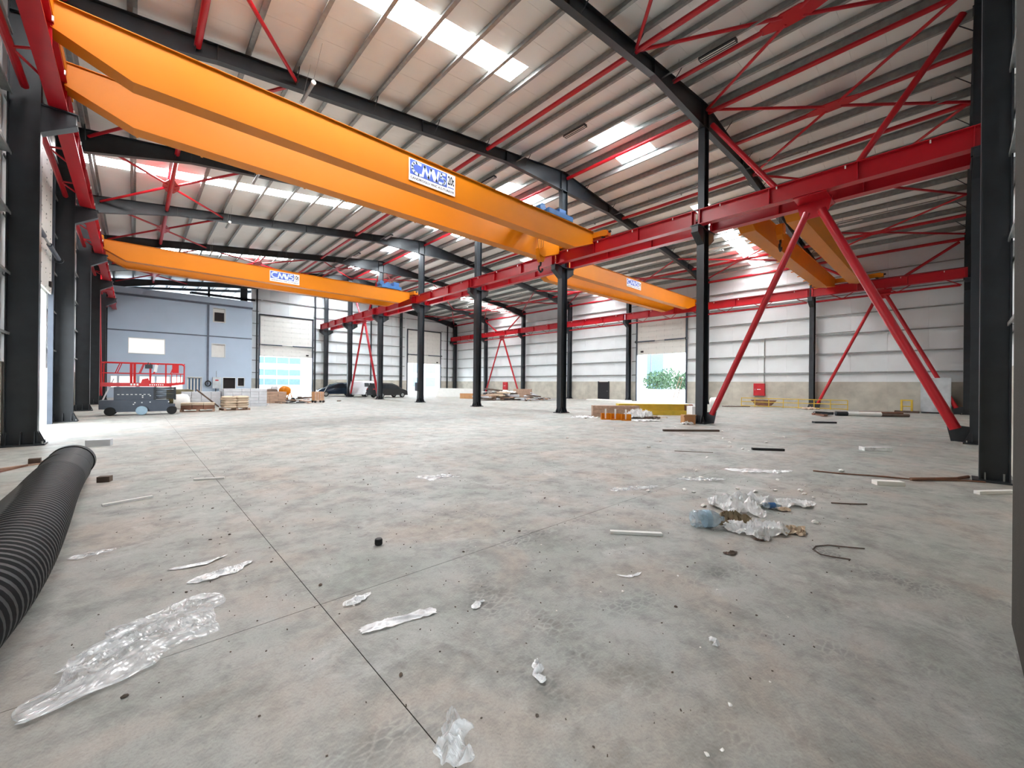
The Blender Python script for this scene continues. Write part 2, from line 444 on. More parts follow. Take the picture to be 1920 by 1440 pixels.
for side in (-1, 1):
    o_ = -2.62 if side < 0 else 40.0
    roof_piece(min(XM, o_), max(XM, o_), -1.3, 57.9, 'leak_deck', 'white_wall', .04, .1)  # added unseen deck blocking daylight leaks; skylight panes below glow by themselves
# pale bright roof sheets over the annexe beyond the end wall
for k in range(13):
    y0 = 57.95+1.02*k
    roof_piece(-2.6, 18.6, y0, y0+1.01, 'roof_panel', 'white_wall')
PX = [18.2-1.41*i for i in range(15)] + [19.12+1.41*i for i in range(15)]
zp = MB().box(-.012, .012, 0, 1, 0, PU).box(-.11, 0, 0, 1, 0, .014).box(0, .11, 0, 1, PU-.014, PU).box(-.11, -.095, 0, 1, 0, .04)
zpm = zp.mesh('purlin', 'galvanised')
for i, x in enumerate(PX):
    for bay in range(7):
        y0 = YF(bay+1) + (0 if bay else -.5)
        sc_y = YF(bay+2)+(.5 if bay == 6 else 0)-y0
        inst(zpm, 'purlin', ceil, (x, y0, zr(x)), (0, math.atan(-.12 if x > XM else .12)*-1*0, 0), (1 if x < XM else -1, sc_y-.01, 1))
for x in PX[2:15]:
    inst(zpm, 'purlin', ceil, (x, 57.3, zr(x)), (0, 0, 0), (1, 12, 1))

# ================================================================== STEEL FRAME
def isec(mb, cx, cy, dx, wy, z0, z1, tf=.02, tw=.014):
    mb.box(cx-dx/2, cx-dx/2+tf, cy-wy/2, cy+wy/2, z0, z1)
    mb.box(cx+dx/2-tf, cx+dx/2, cy-wy/2, cy+wy/2, z0, z1)
    mb.box(cx-dx/2+tf, cx+dx/2-tf, cy-tw/2, cy+tw/2, z0, z1)
    return mb
def base_part(root, dx, wy):
    m_ = MB().box(-dx/2-.14, dx/2+.14, -wy/2-.14, wy/2+.14, 0, .04)
    for s_ in (-1, 1):
        for t in (-.11, .11):
            m_.prism([(s_*dx/2, .04), (s_*(dx/2+.12), .04), (s_*dx/2, .36)], 'y', t-.01, t+.01)
        for t in (-dx/2+.04, 0, dx/2-.04):
            m_.prism([(s_*.01, .04), (s_*(wy/2+.12), .04), (s_*wy/2, .34), (s_*.01, .34)], 'x', t-.01, t+.01)
    m_.build('base_plate', 'dark_paint', root)
    bo = MB()
    for s_ in (-1, 1):
        for t in (-1, 1): bo.tube((s_*(dx/2+.09), t*(wy/2+.06), .04), (s_*(dx/2+.09), t*(wy/2+.06), .1), .02, 6)
    bo.build('anchor_bolt', 'galvanised', root, kind='stuff')
def corbel(root, cx, s_, reach, name='corbel'):
    # s_ = direction; starts on the column face at cx
    m_ = MB()
    for t in (-.13, .13):
        m_.prism([(cx, 7.95), (cx+s_*reach*.92, 8.36), (cx+s_*reach*.92, 8.62), (cx, 8.62)], 'y', t-.012, t+.012)
    m_.prism([(cx, 7.93), (cx+s_*reach, 8.34), (cx+s_*reach, 8.38), (cx, 7.97)], 'y', -.15, .15)
    m_.box(*sorted((cx+s_*reach*.92, cx+s_*reach*.96)), -.14, .14, 8.36, 8.62)
    m_.box(*sorted((cx, cx+s_*reach*1.02)), -.19, .19, 8.62, 8.65)
    return m_.build(name, 'dark_paint', root)
# middle row
r = thing('steel_column', 'x', 'column', (XM, YF(1), 0), 0, 'columns of the middle row')
isec(MB(), 0, 0, .5, .32, 0, 8.62).build('lower_shaft', 'dark_paint', r)
isec(MB(), 0, 0, .46, .28, 8.62, zr(XM)-1.1).build('upper_shaft', 'dark_paint', r)
base_part(r, .5, .32)
for s_ in (-1, 1): corbel(r, s_*.25, s_, .62)
MB().box(-.3, .3, -.18, .18, 8.58, 8.64).box(-.24, .24, -.17, .17, zr(XM)-1.16, zr(XM)-1.12).build('cap_plate', 'dark_paint', r)
mid0 = r
midl = ['dark steel column behind the gable post at the right edge, foot of the thick red brace',
 'dark steel column right of centre where a red brace leans on its foot',
 'dark steel column beside the small orange brackets, under the end of the large yellow crane',
 'dark steel column in front of the timber heap at the right wall',
 'dark steel column with a small box on it in front of the bright far right door',
 'dark steel column in front of the black car',
 'dark steel column in front of the navy car',
 'dark steel column on the far end wall, at the end of the middle red runway']
for i in range(8):
    o = r if i == 0 else dup(mid0, (XM, YF(i+1), 0))
    o['label'] = midl[i]
# left row
LCX = (-2.35-1.8)/2
r = thing('steel_column', 'x', 'column', (LCX, YF(2), 0), 0, 'columns of the left row')
isec(MB(), 0, 0, .55, .3, 0, 11.7).build('shaft', 'dark_paint', r); base_part(r, .55, .3)
corbel(r, .275, 1, .64)
left0 = r
ll = ['', 'dark steel column of the left row beside the camera, outside the frame', 'big dark steel column at the left edge before the bright doorway',
      'steel column of the left row lit pale by the doorway on its left', 'dark steel column of the left row behind the pale lit one',
      'dark steel column of the left row with a sheet leaning at its foot', 'dark steel column of the left row just left of the scissor lift',
      'farthest dark column of the left row against the blue-grey building']
for i in (2, 3, 4, 5, 6, 7, 8):
    o = r if i == 2 else dup(left0, (LCX, YF(i), 0))
    o['label'] = ll[i-1]
# right row
RCX = 39.28
r = thing('steel_column', 'x', 'column', (RCX, YF(1), 0), 0, 'columns of the right row')
isec(MB(), 0, 0, .55, .3, 0, 11.7).build('shaft', 'dark_paint', r); base_part(r, .55, .3)
corbel(r, -.275, -1, .7)
right0 = r
rl = ['dark steel column of the right row in the near corner behind the gable post',
      'dark steel column on the right wall above the yellow guardrail',
      'dark steel column of the right row hidden behind the middle column with the red brace',
      'dark steel column on the right wall just left of the right roller door',
      'dark steel column of the right row left of the small dark wall door',
      'dark steel column of the right row at the right leg of the far red brace',
      'dark steel column of the right row at the left leg of the far red brace',
      'dark steel column in the far right corner of the hall']
for i in range(8):
    o = r if i == 0 else dup(right0, (RCX, YF(i+1), 0))
    o['label'] = rl[i]
# gable posts
def gpost(x, y, ztop, dy, wx, label):
    t = thing('gable_post', label, 'column', (x, y, 0), 0, None)
    m_ = MB().box(-wx/2, wx/2, dy/2-.02, dy/2, 0, ztop).box(-wx/2, wx/2, -dy/2, -dy/2+.02, 0, ztop).box(-.01, .01, -dy/2+.02, dy/2-.02, 0, ztop)
    m_.build('shaft', 'dark_paint', t)
    MB().box(-wx/2-.1, wx/2+.1, -dy/2-.06, dy/2+.08, 0, .03).build('base_plate', 'dark_paint', t)
    bo = MB()
    for s_ in (-1, 1):
        for q in (-1, 1): bo.tube((s_*wx*.3-.0, q*dy*.3, .03), (s_*wx*.3, q*dy*.3, .16), .014, 6)
    bo.build('anchor_bolt', 'galvanised', t, kind='stuff')
    return t
gpost(11.32, -.46, zr(11.3)-.3, .37, .3, 'large dark gable post close by at the right edge of the view')
for x, lb in ((11.0-.25, 'slim dark post between the blue-grey building and the far left roller door'), (17.35, 'slim dark post right of the far left roller door'),
              (24.9, 'slim dark post on the end wall behind the legs of the thin red brace'), (29.6, 'dark post on the end wall left of the far right roller door'),
              (37.9, 'slim dark post right of the far right roller door')):
    gpost(x, WB-.26, zr(x)-.5, .3 if x == 29.6 else .2, .3 if x == 29.6 else .14, lb)
# rafters
def strip(mb, pts, y0, y1, t):
    for (x0, z0), (x1, z1) in zip(pts[:-1], pts[1:]):
        mb.prism([(x0, z0), (x1, z1), (x1, z1+t), (x0, z0+t)], 'y', y0, y1)
    return mb
def rafter(n, side, label):
    y = YF(n)
    out = -2.35 if side < 0 else 39.55; inn = out-side*.9*1 if False else out
    e = lambda d_: out - side*d_              # distance inward from the outer end
    r_ = lambda d_: XM + side*d_
    top = [(e(0), zr(e(0))), (XM, zr(XM))]
    bot = [(e(.0), zr(e(0))-1.0), (e(.6), zr(e(.6))-.95), (e(4.2), zr(e(4.2))-.52), (r_(4.6), zr(r_(4.6))-.55), (r_(.25), zr(XM)-1.14), (XM, zr(XM)-1.14)]
    t = thing('roof_rafter', label, 'beam', ((e(0)+XM)/2, y, zr((e(0)+XM)/2)), 0, 'tapered roof rafters')
    MB().prism(top+bot[::-1], 'y', y-.006, y+.006).build('web', 'dark_paint', t, world=True)
    strip(MB(), [(x, z-.0) for x, z in bot], y-.12, y+.12, .018).build('bottom_flange', 'dark_paint', t, world=True)
    strip(MB(), [(x, z-.02) for x, z in top], y-.12, y+.12, .018).build('top_flange', 'dark_paint', t, world=True)
    for xx in (r_(4.6), r_(9.5), e(4.2), r_(.28), e(.62)):
        zb = None
        for (xa, za), (xb, zb_) in zip(bot[:-1], bot[1:]):
            if min(xa, xb)-.001 <= xx <= max(xa, xb)+.001: zb = za+(zb_-za)*((xx-xa)/(xb-xa) if xb != xa else 0)
        if zb is None: continue
        MB().box(xx-.012, xx+.012, y-.115, y+.115, zb+.018, zr(xx)-.02).build('splice_plate', 'dark_paint', t, world=True)
    fb = MB()
    for j, x in enumerate(PX):
        if (x-XM)*side > 0 and j % 2 == 0 and abs(x-XM) > 1:
            for s_ in (-1, 1):
                fb.tube((x, y+s_*.1, zr(x)-.45), (x, y+s_*.55, zr(x)+.05), .018, 5)
    fb.build('fly_brace', 'dark_paint', t, world=True, kind='stuff')
    return t
for n in range(1, 9):
    for side, sn in ((-1, 'left'), (1, 'right')):
        if n == 1: lb = f'dark tapered rafter of the near gable frame, {sn} roof slope'
        elif n == 8: lb = f'dark tapered rafter against the far end wall, {sn} roof slope'
        else: lb = f'dark tapered steel rafter on the {sn} roof slope, {ORD[n-2]} in from the camera'
        rafter(n, side, lb)
# annexe frame beyond the left part of the end wall
for y, lb in ((57.6, 'thin dark rafter above the parapet of the blue-grey building, nearer one'), (61.2, 'thin dark rafter above the parapet of the blue-grey building, farther one')):
    t = thing('annexe_rafter', lb, 'beam', (4, y, 12)); a, b_ = -2.3, 17.8
    MB().prism([(a, zr(a)-.3), (b_, zr(b_)-.3), (b_, zr(b_)-.02), (a, zr(a)-.02)], 'y', y-.08, y+.08).build('beam', 'dark_paint', t, world=True)
    cl = MB()
    for x in PX[4:15]: cl.tube((x, y, zr(x)-.12), (x+.3, y-.25, zr(x)+.16), .03, 5)
    cl.build('cleat', 'dark_paint', t, world=True, kind='stuff')
t = thing('annexe_beam', 'dark crossbeam with two posts above the right end of the blue-grey building', 'beam', (7.5, 57.3, 11.2))
MB().box(4.5, 10.6, 57.2, 57.4, 11.35, 11.6).build('beam', 'dark_paint', t, world=True)
MB().box(4.5, 10.6, 58.6, 58.8, 11.55, 11.8).build('beam', 'dark_paint', t, world=True)
MB().box(9.1, 9.8, 57.2, 57.4, 9.0, 12.8).build('post', 'dark_paint', t, world=True)
MB().box(6.0, 6.2, 57.2, 57.4, 11.2, 12.7).build('post', 'dark_paint', t, world=True)

# ---------------------------------------------------------------- red runways
STF = MB().box(-.15, .15, -.012, .012, .025, .625).mesh('stiffener', 'red_paint')
def runway(cx, label, outer=None):
    t = thing('crane_runway', label, 'beam', (cx, YF(1), 8.65), 0, 'red crane runways')
    for bay in range(7):
        y0, y1 = YF(bay+1)+(.05 if bay else 0), YF(bay+2)-.05+(.05 if bay == 6 else 0)
        m_ = MB().box(cx-.17, cx+.17, y0, y1, 8.65, 8.675).box(cx-.17, cx+.17, y0, y1, 9.275, 9.3).box(cx-.008, cx+.008, y0, y1, 8.675, 9.275)
        m_.build('runway_beam', 'red_paint', t, world=True)
        for k in range(4):
            yk = y0+.12+k*(y1-y0-.24)/3-YF(1)
            inst(STF, 'stiffener', t, (0, yk, 0))
        if outer is not None:
            MB().tube((outer[0], YF(bay+1)+.3, outer[1]), (outer[0], YF(bay+2)-.3, outer[1]), .08, 10).build('side_tube', 'red_paint', t, world=True, smooth=True)
            ti = MB()
            for k in range(5):
                yy = YF(bay+1)+1.0+k*1.5
                ti.tube((cx, yy, 8.7), (outer[0], yy+(.75 if k % 2 else -.75), outer[1]), .03, 6)
            ti.build('lacing_bar', 'red_paint', t, world=True)
    MB().box(cx-.03, cx+.03, YF(1), YF(8), 9.3, 9.36).build('rail', 'dark_paint', t, world=True)
    ins = MB()
    for k in range(27): ins.box(cx+.17 if cx < 10 else cx-.2, cx+.2 if cx < 10 else cx-.17, YF(1)+1+k*2.04, YF(1)+1.04+k*2.04, 9.15, 9.25)
    ins.build('insulator_clip', 'white_plastic', t, world=True, kind='stuff')
    return t
runway(-1.5, 'red crane runway along the left wall columns', (-2.05, 8.9))
runway(18.02, 'red crane runway on the near side of the middle columns')
runway(19.3, 'red crane runway on the far side of the middle columns')
runway(38.5, 'red crane runway along the right wall', (38.85, 8.3))

# ---------------------------------------------------------------- red bracing
def ztube(x): return zr(x)-.28
for x, lb in ((1.34, 'red roof strut nearest the left eave'), (12.75, 'red roof strut halfway up the left roof slope'), (18.9, 'red roof strut along the ridge'),
              (24.85, 'red roof strut a quarter down the right roof slope'), (36.0, 'red roof strut low on the right roof slope')):
    t = thing('roof_strut', lb, 'strut', (x, YF(1), ztube(x)), 0, 'red tubular roof struts')
    for bay in range(7):
        MB().tube((x, YF(bay+1)+.1, ztube(x)), (x, YF(bay+2)-.1, ztube(x)), .095, 12).build('tube', 'red_paint', t, world=True, smooth=True)
t = thing('roof_strut', 'red eave strut on top of the right wall columns', 'strut', (39.2, YF(1), 11.35), 0, 'red tubular roof struts')
for bay in range(7): MB().tube((39.1, YF(bay+1)+.15, 11.3), (39.1, YF(bay+2)-.15, 11.3), .1, 12).build('tube', 'red_paint', t, world=True, smooth=True)
nodes = [-1.45, 4.1, 12.7, 18.66, 24.75, 33.2, 38.9]
hubs = [1.34, 8.4, 15.5, 21.75, 29.0, 36.0]
place = ['left eave', 'lower left slope', 'upper left slope', 'upper right slope', 'lower right slope', 'right eave']
for bay in range(1, 8):
    for k in range(6):
        if 0 < k < 5 and bay not in (1, 6): continue
        hx = hubs[k]; y0, y1 = YF(bay)+.12, YF(bay+1)-.12; ym = (y0+y1)/2
        t = thing('roof_brace', f'red roof cross brace at the {place[k]}, in the {ORD[bay-1]} bay from the camera', 'brace', (hx, ym, ztube(hx)), 0, 'red roof cross braces')
        for (nx, ny) in ((nodes[k], y0), (nodes[k+1], y0), (nodes[k], y1), (nodes[k+1], y1)):
            d_ = Vector((nx-hx, ny-ym, 0)).normalized()*.3
            MB().tube((hx+d_.x, ym+d_.y, ztube(hx)), (nx, ny, ztube(nx)-.02), .06, 8).build('arm', 'red_paint', t, world=True, smooth=True)
        MB().prism([(hx-.14, ym-.9), (hx+.14, ym-.9), (hx+.34, ym-.25), (hx+.34, ym+.25), (hx+.14, ym+.9), (hx-.14, ym+.9), (hx-.34, ym+.25), (hx-.34, ym-.25)], 'z', ztube(hx)-.02, ztube(hx)+.02).build('hub_plate', 'red_paint', t, world=True)
        if 0 < k < 5:
            MB().tube((hx, y0, ztube(hx)), (hx, ym-.85, ztube(hx)), .08, 10).build('tie_tube', 'red_paint', t, world=True, smooth=True)
            MB().tube((hx, ym+.85, ztube(hx)), (hx, y1, ztube(hx)), .08, 10).build('tie_tube', 'red_paint', t, world=True, smooth=True)
def portal_brace(x, bay, label, ztop, r1=.14):
    y0, y1 = YF(bay), YF(bay+1); ym = (y0+y1)/2
    t = thing('portal_brace', label, 'brace', (x, ym, 0), 0, 'red portal braces')
    MB().tube((x, ym-.22, 8.25), (x, y0+.45, .42), r1*1.0, 14).build('leg', 'red_paint', t, world=True, smooth=True)
    MB().tube((x, ym+.22, 8.25), (x, y1-.45, .42), r1*.85, 14).build('leg', 'red_paint', t, world=True, smooth=True)
    for s_, yy in ((1, y0+.45), (-1, y1-.45)):
        MB().prism([(yy-s_*.3, .03), (yy+s_*.1, .03), (yy+s_*.2, .55), (yy-s_*.3, .5)], 'x', x-.02, x+.02).build('shoe_plate', 'dark_paint', t, world=True)
        MB().tube((x, ym-s_*1.1, 9.32), (x, ym-s_*3.72, ztop), r1*.75, 12).build('upper_strut', 'red_paint', t, world=True, smooth=True)
    MB().prism([(ym-.55, 8.68), (ym-.45, 8.2), (ym-.3, 8.0), (ym+.3, 8.0), (ym+.45, 8.2), (ym+.55, 8.68)], 'x', x-.02, x+.02).build('gusset', 'red_paint', t, world=True)
    bo = MB()
    for s_ in (-1, 1):
        for a in range(3):
            for b_ in range(2): bo.tube((x-.035, ym+s_*(.2+a*.07), 8.15+b_*.1), (x-.02, ym+s_*(.2+a*.07), 8.15+b_*.1), .016, 6)
    bo.build('bolt', 'galvanised', t, world=True, kind='stuff')
    MB().box(x-.75 if x < 30 else x-.1, x+.75 if x < 30 else x+.1, ym-.5, ym+.5, 8.6, 8.645).build('tie_plate', 'red_paint', t, world=True)
portal_brace(XM, 1, 'thick red inverted-V brace between the two nearest middle columns', 13.2)
portal_brace(XM, 6, 'thin distant red inverted-V brace in the middle row, in front of the cars', 13.2, .12)
portal_brace(38.95, 1, 'red inverted-V brace at the right wall, above the yellow guardrail', 11.1, .12)
portal_brace(38.95, 6, 'distant red inverted-V brace at the right wall, over the timber heap', 11.1, .12)
portal_brace(-2.05, 6, 'red brace between the far left columns beside the scissor lift', 11.1, .11)

# ================================================================== CRANES
def glyphs(parent, s, x0, x1, z0, z1, y, m, name='lettering', bold=0., world=True, shear=0, ny=-1):
    cu = bpy.data.curves.new('t', 'FONT'); cu.body = s; cu.size = 1; cu.offset = bold; cu.shear = shear; cu.resolution_u = 3
    o = bpy.data.objects.new('t', cu); COL.objects.link(o)
    dg = bpy.context.evaluated_depsgraph_get(); me = bpy.data.meshes.new_from_object(o.evaluated_get(dg))
    bpy.data.objects.remove(o)
    vx = [v.co.x for v in me.vertices]; vy = [v.co.y for v in me.vertices]
    a, b_, c_, d_ = min(vx), max(vx), min(vy), max(vy)
    r_ = parent
    while r_.parent: r_ = r_.parent
    off = r_.location if world else Vector((0, 0, 0))
    for v in me.vertices:
        v.co = Vector((x0+(v.co.x-a)/(b_-a)*(x1-x0), y, z0+(v.co.y-c_)/(d_-c_)*(z1-z0)))-off
    me.name = name; me.materials.clear(); me.materials.append(MATS[m])
    ob = bpy.data.objects.new(name, me); COL.objects.link(ob); ob.parent = parent
    return ob
def sign(parent, x0, z0, w, h, y, load):
    b_ = MB().box(x0, x0+w, y-.02, y, z0, z0+h).build('sign_board', 'sign_white', parent, world=True)
    MB().box(x0+w*.02, x0+w*.81, y-.024, y-.02, z0+h*.29, z0+h*.96).build('logo_panel', 'sign_blue', b_, world=True)
    # stylised joined letters C M W S drawn as strokes
    U = lambda u, v: (x0+w*(.045+u*.74), z0+h*(.35+v*.54))
    def stroke(mb, pts, t):
        P2 = [U(*p) for p in pts]
        for (ax, az), (bx, bz) in zip(P2[:-1], P2[1:]):
            dx, dz = bx-ax, bz-az; l_ = math.hypot(dx, dz) or 1; nx, nz_ = -dz/l_*t, dx/l_*t; ex, ez = dx/l_*t*.55, dz/l_*t*.55
            mb.prism([(ax-ex+nx, az-ez+nz_), (bx+ex+nx, bz+ez+nz_), (bx+ex-nx, bz+ez-nz_), (ax-ex-nx, az-ez-nz_)], 'y', y-.0275, y-.024)
    mb = MB(); t = h*.052
    stroke(mb, [(.26, .93), (.14, .97), (.06, .86), (.02, .6), (.03, .34), (.09, .12), (.2, .03), (.27, .06)], t*1.15)
    stroke(mb, [(.31, .04), (.37, .95), (.48, .08)], t*1.1)
    stroke(mb, [(.48, .08), (.55, .92), (.66, .06)], t*1.05)
    stroke(mb, [(.62, .92), (.72, .06), (.78, .95)], t*1.05)
    stroke(mb, [(.97, .93), (.86, .93), (.84, .58), (.94, .52), (.985, .38), (.96, .14), (.9, .05), (.8, .06)], t*1.1)
    mb.build('logo_letters', 'sign_light', b_, world=True)
    glyphs(b_, load, x0+w*.83, x0+w*.975, z0+h*.46, z0+h*.9, y-.024, 'sign_black', 'load_figures', .03)
    glyphs(b_, 'CANDIROGLU VINC A.S./TURKIYE', x0+w*.03, x0+w*.97, z0+h*.09, z0+h*.2, y-.024, 'sign_black', 'maker_line', .02)
    MB().box(x0+w*.83, x0+w*.97, y-.024, y-.021, z0+h*.32, z0+h*.36).build('small_print', 'sign_blue', b_, world=True)
    return b_
def girder(t, xa, xb, y0, y1, zt, zb, zend, ta, tb, label=None):
    poly = [(xa, zt), (xa, zend), (xa+ta, zb), (xb-tb, zb), (xb, zend), (xb, zt)]
    g_ = MB()
    g_.prism(poly, 'y', y0+.06, y0+.07).prism(poly, 'y', y1-.07, y1-.06)
    strip(g_, [(xa, zend-.015), (xa+ta, zb-.015), (xb-tb, zb-.015), (xb, zend-.015)], y0, y1, .015)
    g_.box(xa, xb, y0+.01, y1-.01, zt, zt+.018)
    for x in (xa, xb-.012): g_.box(x, x+.012, y0+.06, y1-.06, zend, zt)
    g_.build('girder', 'yellow_paint', t, world=True, label=label)
def crane(label, xa, xb, ya, yb, zt, zb, sgn=None, load='20t', trolley=None, hook=None, ta=1.3, tb=1.6, gw=.5, tm='blue_paint'):
    t = thing('overhead_crane', label, 'crane', ((xa+xb)/2, (ya+yb)/2, 9.36), 0, 'yellow overhead travelling cranes')
    girder(t, xa+.12, xb-.12, ya, ya+gw, zt, zb, 9.2, ta, tb)
    girder(t, xa+.12, xb-.12, yb, yb+gw, zt, zb, 9.2, ta, tb)
    for x, rx in ((xa, xa), (xb, xb)):
        e = MB().box(x-.16, x+.16, ya-.7, yb+gw+.7, 9.46, 9.74)
        for yy in (ya-.7, yb+gw+.7): e.prism([(yy-.14, 9.42), (yy+.14, 9.42), (yy+.14, 9.68), (yy-.14, 9.68)], 'x', x-.18, x+.18)
        e.build('end_truck', 'yellow_paint', t, world=True)
        for yy in (ya-.5, yb+gw+.5):
            MB().lathe([(.13, -.05), (.13, .05)], (x, yy, 9.49), 'x', 16).build('wheel', 'dark_paint', t, world=True)
        for yy in (ya-.88, yb+gw+.88):
            MB().tube((x, yy-.07, 9.62), (x, yy+.07, 9.62), .06, 10).build('buffer', 'black_rubber', t, world=True)
    for yy in (ya+gw/2, yb+gw/2): MB().box(xa+.4, xb-.4, yy-.025, yy+.025, zt+.018, zt+.06).build('trolley_rail', 'rust', t, world=True)
    br = MB()
    k = int((xb-xa)/1.5)
    for i in range(1, k): br.box(xa+i*1.5-.03, xa+i*1.5+.03, yb+gw, yb+gw+.22, zb+.05, zb+.1)
    br.build('cable_bracket', 'yellow_paint', t, world=True, kind='stuff')
    if sgn: sign(t, sgn[0], sgn[1], sgn[2], sgn[3], ya+.055, load)
    if trolley:
        x = trolley; ym = (ya+yb+gw)/2; hy = (yb-ya)/2
        MB().box(x-.9, x+.9, ym-hy-.15, ym-hy+.05, zt+.1, zt+.34).box(x-.9, x+.9, ym+hy-.05, ym+hy+.15, zt+.1, zt+.34).box(x-.9, x-.7, ym-hy, ym+hy, zt+.1, zt+.3).box(x+.7, x+.9, ym-hy, ym+hy, zt+.1, zt+.3).build('trolley_frame', tm, t, world=True)
        MB().lathe([(.1, -.7), (.3, -.7), (.3, .7), (.1, .7)], (x-.1, ym, zt+.42), 'y', 18).build('rope_drum', tm, t, world=True, smooth=True)
        MB().box(x+.35, x+.85, ym-.9, ym-.3, zt+.34, zt+.78).tube((x-.65, ym-.7, zt+.6), (x-.65, ym-.1, zt+.6), .2, 12).build('hoist_motor', tm, t, world=True)
    if hook:
        x, zh = hook; ym = (ya+yb+gw)/2
        rp = MB()
        for dx in (-.26, -.08, .08, .26): rp.tube((x+dx*1.2, ym, zt+.3), (x+dx*.6, ym, zh+.55), .012, 5)
        rp.build('hoist_rope', 'steel_rope', t, world=True)
        MB().prism([(x-.26, zh+.62), (x+.26, zh+.62), (x+.2, zh+.15), (x+.07, zh-.05), (x-.07, zh-.05), (x-.2, zh+.15)], 'y', ym-.12, ym+.12).lathe([(.05, -.15), (.24, -.15), (.24, .15), (.05, .15)], (x, ym, zh+.45), 'y', 16).build('hook_block', 'yellow_paint', t, world=True)
        pts = [(x, ym, zh-.02), (x, ym, zh-.2), (x-.13, ym, zh-.3), (x-.14, ym, zh-.46), (x, ym, zh-.56), (x+.13, ym, zh-.46), (x+.11, ym, zh-.36)]
        MB().path(pts, .05, 8).build('hook', 'sign_black', t, world=True)
    return t
crane('large double-girder yellow crane marked 20t, nearest in the left bay', -1.5, 18.02, 13.1, 15.45, 9.79, 8.66, (7.06, 8.86, 1.96, .78), '20t', 15.35, (15.3, 8.0))
crane('distant double-girder yellow crane marked 10t in the left bay', -1.5, 18.02, 32.85, 35.05, 9.7, 8.68, (6.96, 8.82, 1.92, .74), '10t', 16.2, None, .95, 1.0, .45)
crane('yellow crane with a blue and white sign in the right bay, centre of the view', 19.3, 38.5, 16.5, 18.55, 9.72, 8.68, (26.65, 9.0, 2.0, .6), '10t', None, None, 1.0, 1.6, .5)
crane('nearest yellow crane in the right bay, seen from below beside the red brace', 19.3, 38.5, 4.35, 6.15, 9.75, 8.68, None, '', 21.9, (21.9, 8.5), 1.0, 3.2, .62, 'yellow_paint')

# ================================================================== SECTIONAL DOORS
def sect_door(name, axis, pos, a, b_, z0, z1, sgn):
    d_ = struct(name); n = int(round((z1-z0)/.61)); h = (z1-z0)/n
    def bx(mb, u0, u1, w0, w1, zz0, zz1):
        w0, w1 = sorted((pos+sgn*w0, pos+sgn*w1))
        return mb.box(u0, u1, w0, w1, zz0, zz1) if axis == 'x' else mb.box(w0, w1, u0, u1, zz0, zz1)
    for k in range(n):
        bx(MB(), a+.05, b_-.05, .06, .11, z0+k*h+.004, z0+(k+1)*h-.004).build('door_section', 'door_panel', d_)
    ft = MB()
    for k in range(n):
        for q in range(6):
            u = a+.5+(b_-a-1)*q/5; bx(ft, u-.025, u+.025, .11, .125, z0+k*h+.05, z0+k*h+.09); bx(ft, u-.02, u+.02, .11, .12, z0+(k+1)*h-.09, z0+(k+1)*h-.06)
    ft.build('hinge', 'galvanised', d_, kind='stuff')
    for u in (a-.06, b_+.06-.0):
        bx(MB(), u-.06, u+.06, .02, .16, 0, z1+.12).build('track', 'lift_grey' if axis == 'x' or True else '', d_)
    bx(MB(), a-.1, b_+.1, .02, .2, z1, z1+.16).build('header', 'dark_paint', d_)
    sh = MB(); zc = z0+1.35
    if axis == 'x': sh.tube((a-.3, pos+sgn*.28, zc), (b_+.3, pos+sgn*.28, zc), .035, 8)
    else: sh.tube((pos+sgn*.28, a-.3, zc), (pos+sgn*.28, b_+.3, zc), .035, 8)
    sh.build('spring_shaft', 'galvanised', d_)
    sp = MB(); L_ = b_-a
    for (u0, u1) in ((a+.1, a+L_*.4), (b_-L_*.4, b_-.1)):
        if axis == 'x': sp.tube((u0, pos+sgn*.28, zc), (u1, pos+sgn*.28, zc), .07, 10)
        else: sp.tube((pos+sgn*.28, u0, zc), (pos+sgn*.28, u1, zc), .07, 10)
    sp.build('torsion_spring', 'lift_grey', d_)
    for u in (a-.05, b_+.05):
        if axis == 'x': mm = MB().lathe([(.13, -.04), (.13, .04)], (u, pos+sgn*.28, zc), 'x', 14)
        else: mm = MB().lathe([(.13, -.04), (.13, .04)], (pos+sgn*.28, u, zc), 'y', 14)
        mm.build('cable_drum', 'dark_paint', d_)
    bx(MB(), b_-.75, b_-.45, .11, .18, z0+.2, z0+.38).build('latch_box', 'dark_void', d_)
    return d_
sect_door('door_1', 'x', WB, EA[0], EA[1], 4.85, 9.75, -1)
sect_door('door_2', 'x', WB, EB[0], EB[1], 4.8, 9.9, -1)
sect_door('door_3', 'y', WR, RD[0], RD[1], 4.98, 9.1, -1)
sect_door('door_4', 'y', WL, LD[0], LD[1], 4.85, 9.9, 1)
# small dark side door in the right wall
dd = struct('door_5')
MB().box(39.66, 39.75, 26.9, 28.2, .02, 2.05).build('door_leaf', 'sign_black', dd)
MB().box(39.64, 39.76, 26.8, 26.9, 0, 2.12).box(39.64, 39.76, 28.2, 28.3, 0, 2.12).build('door_frame', 'dark_paint', dd)
MB().tube((39.62, 27.02, 1.0), (39.66, 27.02, 1.0), .03, 8).build('door_handle', 'galvanised', dd)

